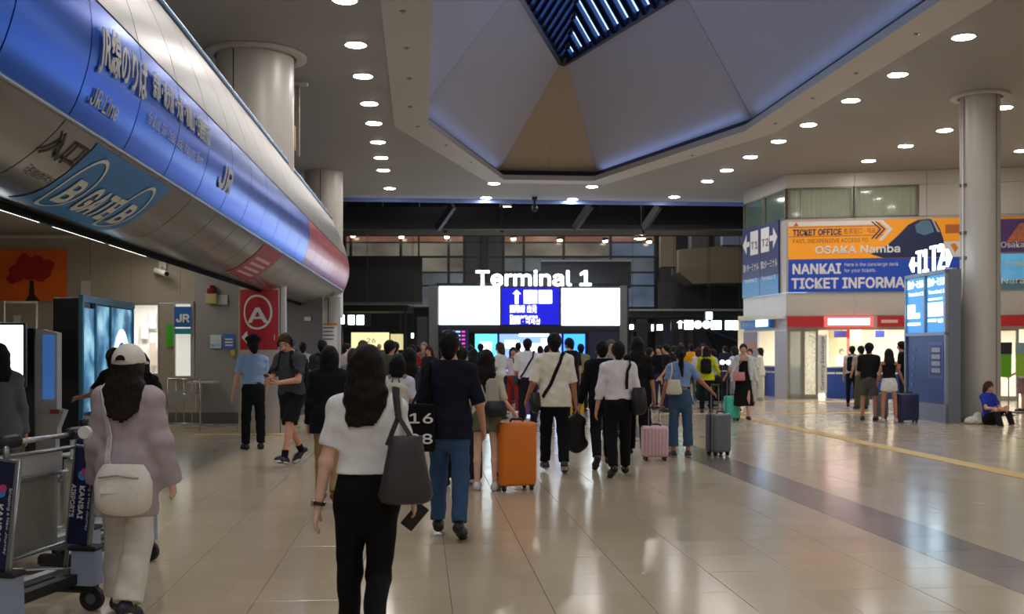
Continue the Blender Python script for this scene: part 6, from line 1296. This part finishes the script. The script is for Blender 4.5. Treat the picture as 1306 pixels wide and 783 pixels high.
# -- red trousers group
G = person('woman in a white top and dark red trousers facing the camera beside the purple suitcase', 655, 26, 1.64, 165, 'apart', (6, 14, 50, -10), (10, 12, 60, -20), SK, True, 1.08, 2, (2, 20), ((214, 208, 214), 'short', .08), ((150, 44, 40), 'wide'), ('bob', (46, 30, 26)), (225, 220, 216), 2, face=True); b = softbag(G, 'shoulder_bag', 'patterned pink and white bag of the woman in red trousers', 'bag', (176, 130, 144), (-.26, .08, .72), .26, .36, .14, .9, .016); strap(G, b, [(-.2, .1, 1.05), (-.06, .14, 1.25), (.08, .10, 1.40), (.1, 0, 1.42)], .03, (70, 50, 60))
G = person('man in a white T-shirt with a dark strap across his back by the map screen', 673, 21.5, 1.80, 4, 'stand', (6, 10, 40, -10), (6, 12, 46, -14), SK, False, 1.1, 2, (0, -10), ((226, 226, 228), 'half', -.06), ((30, 30, 38), 'pants'), ('short', BLACK), (40, 40, 44), 2); t = carried(G, 'sling_bag', 'dark sling strap and pouch on the white T-shirt by the map screen', 'bag'); strap(G, t, [(.14, 0, 1.52), (.08, -.16, 1.38), (-.08, -.18, 1.18), (-.18, -.1, 1.02)], .04, (40, 40, 44)); softbag(G, '', '', '', (34, 34, 38), (-.24, .0, .86), .12, .2, .16, .9, .016, parent=t)
G = person('woman in a white blouse with brown hair looking left by the cyan screen', 639, 24, 1.74, 60, 'stand', (8, 10, 40, 0), HANG, SK, True, 1.05, 2, (4, 10), ((222, 220, 220), 'short', -.06), ((36, 36, 46), 'pants'), ('bob', (92, 62, 46)), (40, 40, 44), 2)
G = person('man in a black T-shirt looking down to the left in front of the blue screen', 729, 22, 1.82, 35, 'stand', (14, 8, 60, -10), HANG, SK, False, 1.02, 3, (18, 14), ((22, 22, 25), 'short', -.04), ((26, 26, 32), 'pants'), ('short', BLACK), (40, 40, 44), 2)
G = person('person in an olive T-shirt at the right edge of the blue screen', 741, 27, 1.72, 10, 'stand', HANG, HANG, SK, False, 1., 2, (0, 0), ((134, 132, 96), 'short', -.04), ((26, 26, 32), 'pants'), ('short', BLACK), (40, 40, 44), 3)
G = person('woman in a white top half hidden behind the cream-shirted man', 699, 25.5, 1.68, 20, 'stand', HANG, HANG, SK, True, 1., 2, (0, 0), ((214, 214, 216), 'short', -.04), ((50, 50, 60), 'pants'), ('long', (40, 28, 24), .2), (40, 40, 44), 3)
G = person('grey-haired man in a patterned shirt between the suit and the pale shirt', 779, 19.5, 1.76, 185, 'stand', HANG, (6, 10, 60, -10), SK, False, 1.05, 2, (0, 0), ((140, 140, 148), 'short', -.04), ((60, 60, 66), 'pants'), ('short', (120, 112, 108)), (40, 40, 44), 2, face=True)
G = person('woman in a white T-shirt with a gold bag right of the woman in black', 829, 29, 1.62, 200, 'stand', HANG, (6, 16, 20, 10), SK, True, 1., 2, (0, 60), ((222, 222, 222), 'short', -.02), ((40, 46, 84), 'skirt', .5), ('bob', (50, 34, 28)), (60, 60, 60), 2, face=True); b = softbag(G, 'handbag', 'small shiny gold handbag of the white T-shirt woman', 'bag', (216, 150, 50), (-.16, .15, .72), .28, .22, .12, .9, .016); strap(G, b, [(-.16, .14, .96), (-.1, .12, 1.2), (-.08, .05, 1.36)], .02, (150, 100, 40))
for lab, px, D, h, rot, tc, bc, hc, fem, hk in (
    ('person in black directly right of the white T-shirt with the gold bag', 841, 28, 1.68, 150, (20, 20, 24), (52, 56, 90), BLACK, False, 'short'), ('man in a dark top in profile left of the blue cropped top', 851, 27, 1.70, 95, (28, 22, 24), (40, 44, 70), (30, 24, 22), False, 'short'),
    ('person in an orange-yellow shirt far right of centre', 882, 35, 1.74, 10, (222, 156, 26), (40, 40, 50), BLACK, False, 'short'), ('woman in white with brown hair left of the lime jacket', 891, 31, 1.62, 20, (214, 210, 206), (90, 90, 100), (70, 44, 34), True, 'bob'), ('person in a pale pink top behind the lime jacket', 897, 34, 1.76, 170, (206, 190, 190), (60, 60, 70), (60, 44, 36), True, 'short'),
    ('man in a light blue shirt right of the lime jacket', 911, 29.5, 1.58, 60, (150, 176, 206), (60, 60, 76), (36, 28, 26), False, 'short'), ('person in a white hoodie with dark hair behind the mint suitcase', 938, 27, 1.66, 40, (206, 212, 222), (150, 150, 160), (44, 32, 28), True, 'bob'), ('person in pale clothes just right behind the pink bag woman', 957, 31, 1.60, 150, (206, 198, 190), (190, 190, 186), (70, 50, 40), True, 'short')):
    person(lab, px, D, h, rot, 'stand', (8, 8, 40, -6), HANG, SK, fem, 1., 2, (4, 0), (tc, 'short', -.03), (bc, 'pants'), (hk, hc), (40, 40, 44), 3)
G = person('person in a lime green jacket with a black backpack by the piled trolley', 901, 26.6, 1.66, -14, 'stand', (10, 14, 50, 10), (16, 22, 60, 10), SK, True, 1.08, 4, (6, 0), ((196, 200, 30), 'long', -.08), ((24, 24, 28), 'pants'), ('bob', (36, 26, 22)), (40, 40, 44), 2); backpack(G, 'round black backpack on the lime green jacket', (26, 26, 30), .28, .38, .14, .30)
# -- woman with pink bag, facing us
G = person('woman in a black dress and white cardigan with a pink bag walking towards us', 948, 23.5, 1.68, 170, 'lstep', (-4, 18, 2, 16), (4, 12, 14, 8), SK, True, 1., 2, (0, 0), ((20, 20, 22), 'none', -.02), ((20, 20, 22), 'skirt', .62), ('bun', (36, 26, 24)), (30, 26, 26), 1, face=True)
S = Sdf()
for q, sg in (('L', -1), ('R', 1)):
    S.cap(G['J']['sh' + q], G['J']['el' + q], .066, .058, k=.03); S.cap(G['J']['el' + q], G['J']['wr' + q], .058, .048, k=.03, flat=True); S.cap(G['sp'](.5) + V3(sg * .12, .02, 0), G['sp'](.0) + V3(sg * .16, -.02, 0), .055, .06, (1, 1.6, 1), k=.03, flat=True)
S.cap(G['sp'](.5) + V3(0, -.06, 0), G['sp'](.0) + V3(0, -.09, 0), .12, .15, (1, .4, 1), k=.04, flat=True); ob('cardigan', S.mesh('cardigan', .014, wr=.003), cloth((206, 208, 206)), G['root'])
b = softbag(G, 'crossbody_bag', 'dusty pink crossbody bag on the black dress', 'bag', (206, 130, 134), (.10, .17, .90), .27, .19, .10, .9); strap_mesh('strap', [(.22, .17, 1.06), (.12, .15, 1.22), (.02, .12, 1.36), (-.06, .05, 1.44)], .02, mat((190, 120, 124), .5), b, ctr=lambda p: Vector((0, 0, 1.1)))
G = person('woman in a loose white outfit facing left near the corner counter', 970, 33, 1.63, 70, 'stand', (20, 8, 90, 0), (10, 10, 70, 0), SK, True, 1.1, 2, (-4, 0), ((222, 222, 212), 'long', -.1), ((200, 204, 190), 'wide'), ('bob', (40, 30, 26)), (190, 180, 170), 2)
# -- queue by the exchange counter
G = person('man in white and black with a backpack at the left of the queue', 1087, 29.4, 1.68, -20, 'stand', HANG, HANG, SK, False, 1., 2, (6, 0), ((220, 216, 208), 'short', -.02), ((20, 20, 24), 'slim'), ('short', BLACK), (30, 30, 32), 2); backpack(G, 'black backpack on the man at the left of the queue', (24, 24, 28), .28, .42, .14)
G = person('man in a patterned grey shirt and olive trousers second in the queue', 1099, 28.2, 1.68, 10, 'stand', (10, 8, 50, -10), HANG, SK, False, 1.05, 2, (8, 0), ((172, 162, 148), 'short', -.04), ((84, 84, 62), 'wide'), ('short', (26, 22, 21)), (40, 40, 40), 2)
G = person('man in a black cap, black T-shirt and grey shorts in the queue', 1108, 23.7, 1.72, -28, 'apart', (12, 10, 50, -8), (10, 10, 50, -8), SKT, False, 1.04, 3, (10, 0), ((24, 23, 25), 'half', -.06), ((84, 80, 76), 'shorts', .85), ('short', BLACK), (40, 40, 44), 2, ('cap', (18, 18, 20)), loose=1.5)
G = person('woman with long dark hair in a backless top and white shorts', 1134, 23.0, 1.60, -6, 'apart', (8, 14, 40, 0), (14, 24, 34, 26), SKT, True, 1., 2, (4, 0), ((20, 20, 22), 'none', .12), ((226, 222, 214), 'shorts', .42), ('long', (24, 18, 17), .26), (180, 176, 172), 2)
G = person('man in a black T-shirt partly hidden behind the totem', 1152, 26.0, 1.78, 60, 'stand', (10, 8, 50, 0), HANG, SK, False, 1., 2, (6, 0), ((26, 26, 29), 'short', -.05), ((40, 42, 50), 'pants'), ('short', BLACK), (40, 40, 44), 2)
G = person('person in a pink top glimpsed between the totem and the column', 1224, 28, 1.66, 0, 'stand', HANG, HANG, SK, True, 1., 2, (0, 0), ((206, 130, 130), 'short', -.02), ((30, 32, 44), 'pants'), ('short', (50, 36, 30)), (210, 205, 200), 3)
G = person('clerk in white standing behind the left exchange counter', 1073, 36.4, 1.60, 180, 'stand', HANG, HANG, SK, True, 1., 2, (6, 0), ((222, 222, 222), 'short', .0), ((40, 40, 50), 'pants'), ('bun', (40, 32, 28)), (30, 30, 32), 3)
# -- seated by the column
G = person('person in a blue top and black trousers sitting on the floor against the column', 1262, 22.4, 1.66, 200, 'sit', (30, 10, 80, -20), (34, 10, 88, -30), SK, True, 1., -6, (14, 10), ((44, 60, 170), 'short', -.02), ((28, 28, 32), 'pants'), ('bob', (100, 66, 40)), (226, 222, 216), 1, face=True)
t = thing('cloth_bag', 'crumpled off-white bag on the floor beside the seated person', 'bag', (X(1243, 22.5), 22.5, 0)); S = Sdf(); S.cap((-.14, 0, .07), (.12, 0, .07), .08, None, (1, 1.2, .9), k=.05); S.ball((.08, .02, .16), .1, k=.06); S.ball((-.08, -.02, .1), .07, k=.05); S.cut((0, 0, .002), (0, 0, -1)); ob('bag_body', S.mesh('bag_body', .014, wr=.006, ws=1.4), cloth((214, 208, 190)), t); MB().tube([(.02, -.1, .16), (.06, -.13, .24), (.12, -.1, .18)], .01, 6).build('handle', cloth((200, 194, 176)), t, True)
G = person('person in a white top at the extreme right edge of the hall', 1305, 27, 1.62, 60, 'stand', (10, 8, 60, 0), HANG, SK, True, 1.05, 2, (0, 0), ((220, 214, 206), 'short', -.04), ((150, 110, 110), 'skirt', .45), ('bob', (120, 74, 50)), (30, 30, 32), 2)
# -- left: people at the screens
G = person('woman with dark hair reaching out to the lit screen cabinet', 148, 12.2, 1.60, 62, 'stand', (38, 10, 78, 0), (55, 6, 88, 0), SK, True, 1., 3, (2, 0), ((30, 30, 36), 'short', -.05), ((36, 36, 44), 'pants'), ('bob', (22, 18, 18)), (40, 40, 44), 1)
G = person('dark-haired person with a black backpack right behind the white cap', 180, 11.3, 1.56, 40, 'stand', (30, 8, 80, 0), HANG, SK, True, 1.05, 3, (4, 0), ((32, 30, 36), 'short', -.05), ((36, 36, 44), 'pants'), ('bob', (20, 17, 17)), (40, 40, 44), 1); backpack(G, 'black backpack with a red and white patch beside the white cap', (24, 24, 28), .32, .42, .18, .26); 
G = person('person in grey cut by the left edge in front of the white screen', -2, 9.6, 1.64, 20, 'stand', (6, 10, 30, 0), (4, 10, 12, 6), SK, True, 1.05, 2, (0, 0), ((110, 112, 122), 'long', -.2), ((120, 114, 106), 'pants'), ('long', (22, 19, 19), .2), (40, 40, 44), 2)
G = person('man in a white shirt just behind the headphones man', 386, 24, 1.74, 10, 'stand', HANG, HANG, SK, False, 1., 2, (0, 0), ((206, 206, 210), 'short', -.04), ((30, 30, 36), 'pants'), ('short', (24, 21, 20)), (40, 40, 44), 3)
G = person('man in a dark shirt with a backpack in front of the orange-edged poster', 411, 20, 1.76, 4, 'stand', HANG, HANG, SK, False, 1.04, 2, (0, 0), ((44, 46, 54), 'short', -.05), ((26, 26, 30), 'pants'), ('short', BLACK), (40, 40, 44), 2); backpack(G, 'dark grey backpack in front of the orange-edged poster', (40, 42, 48), .30, .44, .16)
# -- distant crowd
CROWD = (
    ('man with dark hair turned right behind the black jacket', 440, 24, 1.72, -60, (180, 176, 176), BLACK, False, 'short'), ('woman with ash brown bobbed hair in a grey shirt', 450, 17, 1.60, 0, (112, 114, 116), (74, 62, 48), True, 'bob'), ('person with bright brown hair behind the long-haired woman', 463, 18.5, 1.74, 10, (90, 80, 76), (112, 62, 36), False, 'short'),
    ('person with black hair seen just above the long-haired woman', 476, 20, 1.62, 0, (60, 66, 52), (60, 50, 34), True, 'short'), ('man in profile with short black hair looking right', 495, 18, 1.74, -50, (60, 74, 52), BLACK, False, 'short'), ('dark-haired man behind the one in profile', 504, 23, 1.72, 0, (66, 68, 74), (34, 28, 26), False, 'short'), ('bald man far away at the lit cream counter', 484, 40, 1.80, 180, (90, 84, 80), None, False, 'short'),
    ('woman in black and red left of the gantry post', 526, 26, 1.70, 20, (150, 30, 36), BLACK, True, 'long'), ('person in black beside the woman in red', 533, 30, 1.66, 0, (34, 32, 36), BLACK, False, 'short'), ('grey-haired man at the foot of the left gantry post', 541, 28, 1.74, 170, (120, 100, 92), (176, 172, 168), False, 'short'), ('woman with auburn hair in front of the left gantry post', 548, 25, 1.66, 160, (30, 30, 34), (70, 38, 26), True, 'long'),
    ('person in pale grey in front of the departure board', 588, 33, 1.68, 0, (170, 172, 178), BLACK, True, 'short'), ('distant person in dark clothes left of the cyan screen', 600, 38, 1.70, 0, (40, 40, 48), BLACK, False, 'short'), ('distant man in a black jacket in front of the cyan screen', 613, 30, 1.72, 5, (26, 26, 30), BLACK, False, 'short'), ('person in black left of the cyan screen bottom', 604, 22, 1.60, 0, (24, 24, 28), BLACK, True, 'long'),
    ('woman with dark hair behind the slate grey shirt', 590, 16, 1.62, 12, (150, 150, 156), (26, 21, 20), True, 'short'), ('man with dark hair at the middle of the map screen', 661, 31, 1.78, 0, (150, 120, 110), BLACK, False, 'short'), ('distant person in white below the map screen', 689, 34, 1.70, 0, (210, 210, 214), (30, 26, 24), True, 'bob'), ('distant person in dark blue right of the gantry', 806, 33, 1.66, 0, (40, 44, 70), BLACK, False, 'short'), ('distant person in grey near the right doors', 819, 38, 1.70, 10, (120, 116, 112), (40, 30, 26), True, 'short'),
    ('distant person with light brown hair above the blue cropped top', 869, 38, 1.78, 180, (120, 80, 76), (120, 80, 64), True, 'short'), ('distant man in black left of the yellow shirt', 860, 36, 1.70, 0, (30, 30, 36), BLACK, False, 'short'), ('distant person in navy under the long exit sign', 925, 38, 1.70, 20, (40, 44, 66), (40, 30, 28), False, 'short'))
for lab, px, D, h, rot, tc, hc, fem, hk in CROWD:
    random.seed(px); person(lab, px, D, h, rot, random.choice(('stand', 'apart', 'lstep', 'rstep')), (random.uniform(-5, 15), 9, random.uniform(5, 50), 4), HANG, random.choice((SK, SKP, SKT)), fem, random.uniform(.95, 1.1), 2, (random.uniform(0, 8), random.uniform(-12, 12)), (tc, 'short', -.04), (random.choice(((26, 26, 30), (50, 54, 70), (80, 74, 66))), random.choice(('pants', 'wide'))), (hk, hc) if hc else None, (36, 36, 40), 3, face=rot > 120)
flush_texts()
bpy.context.view_layer.update()
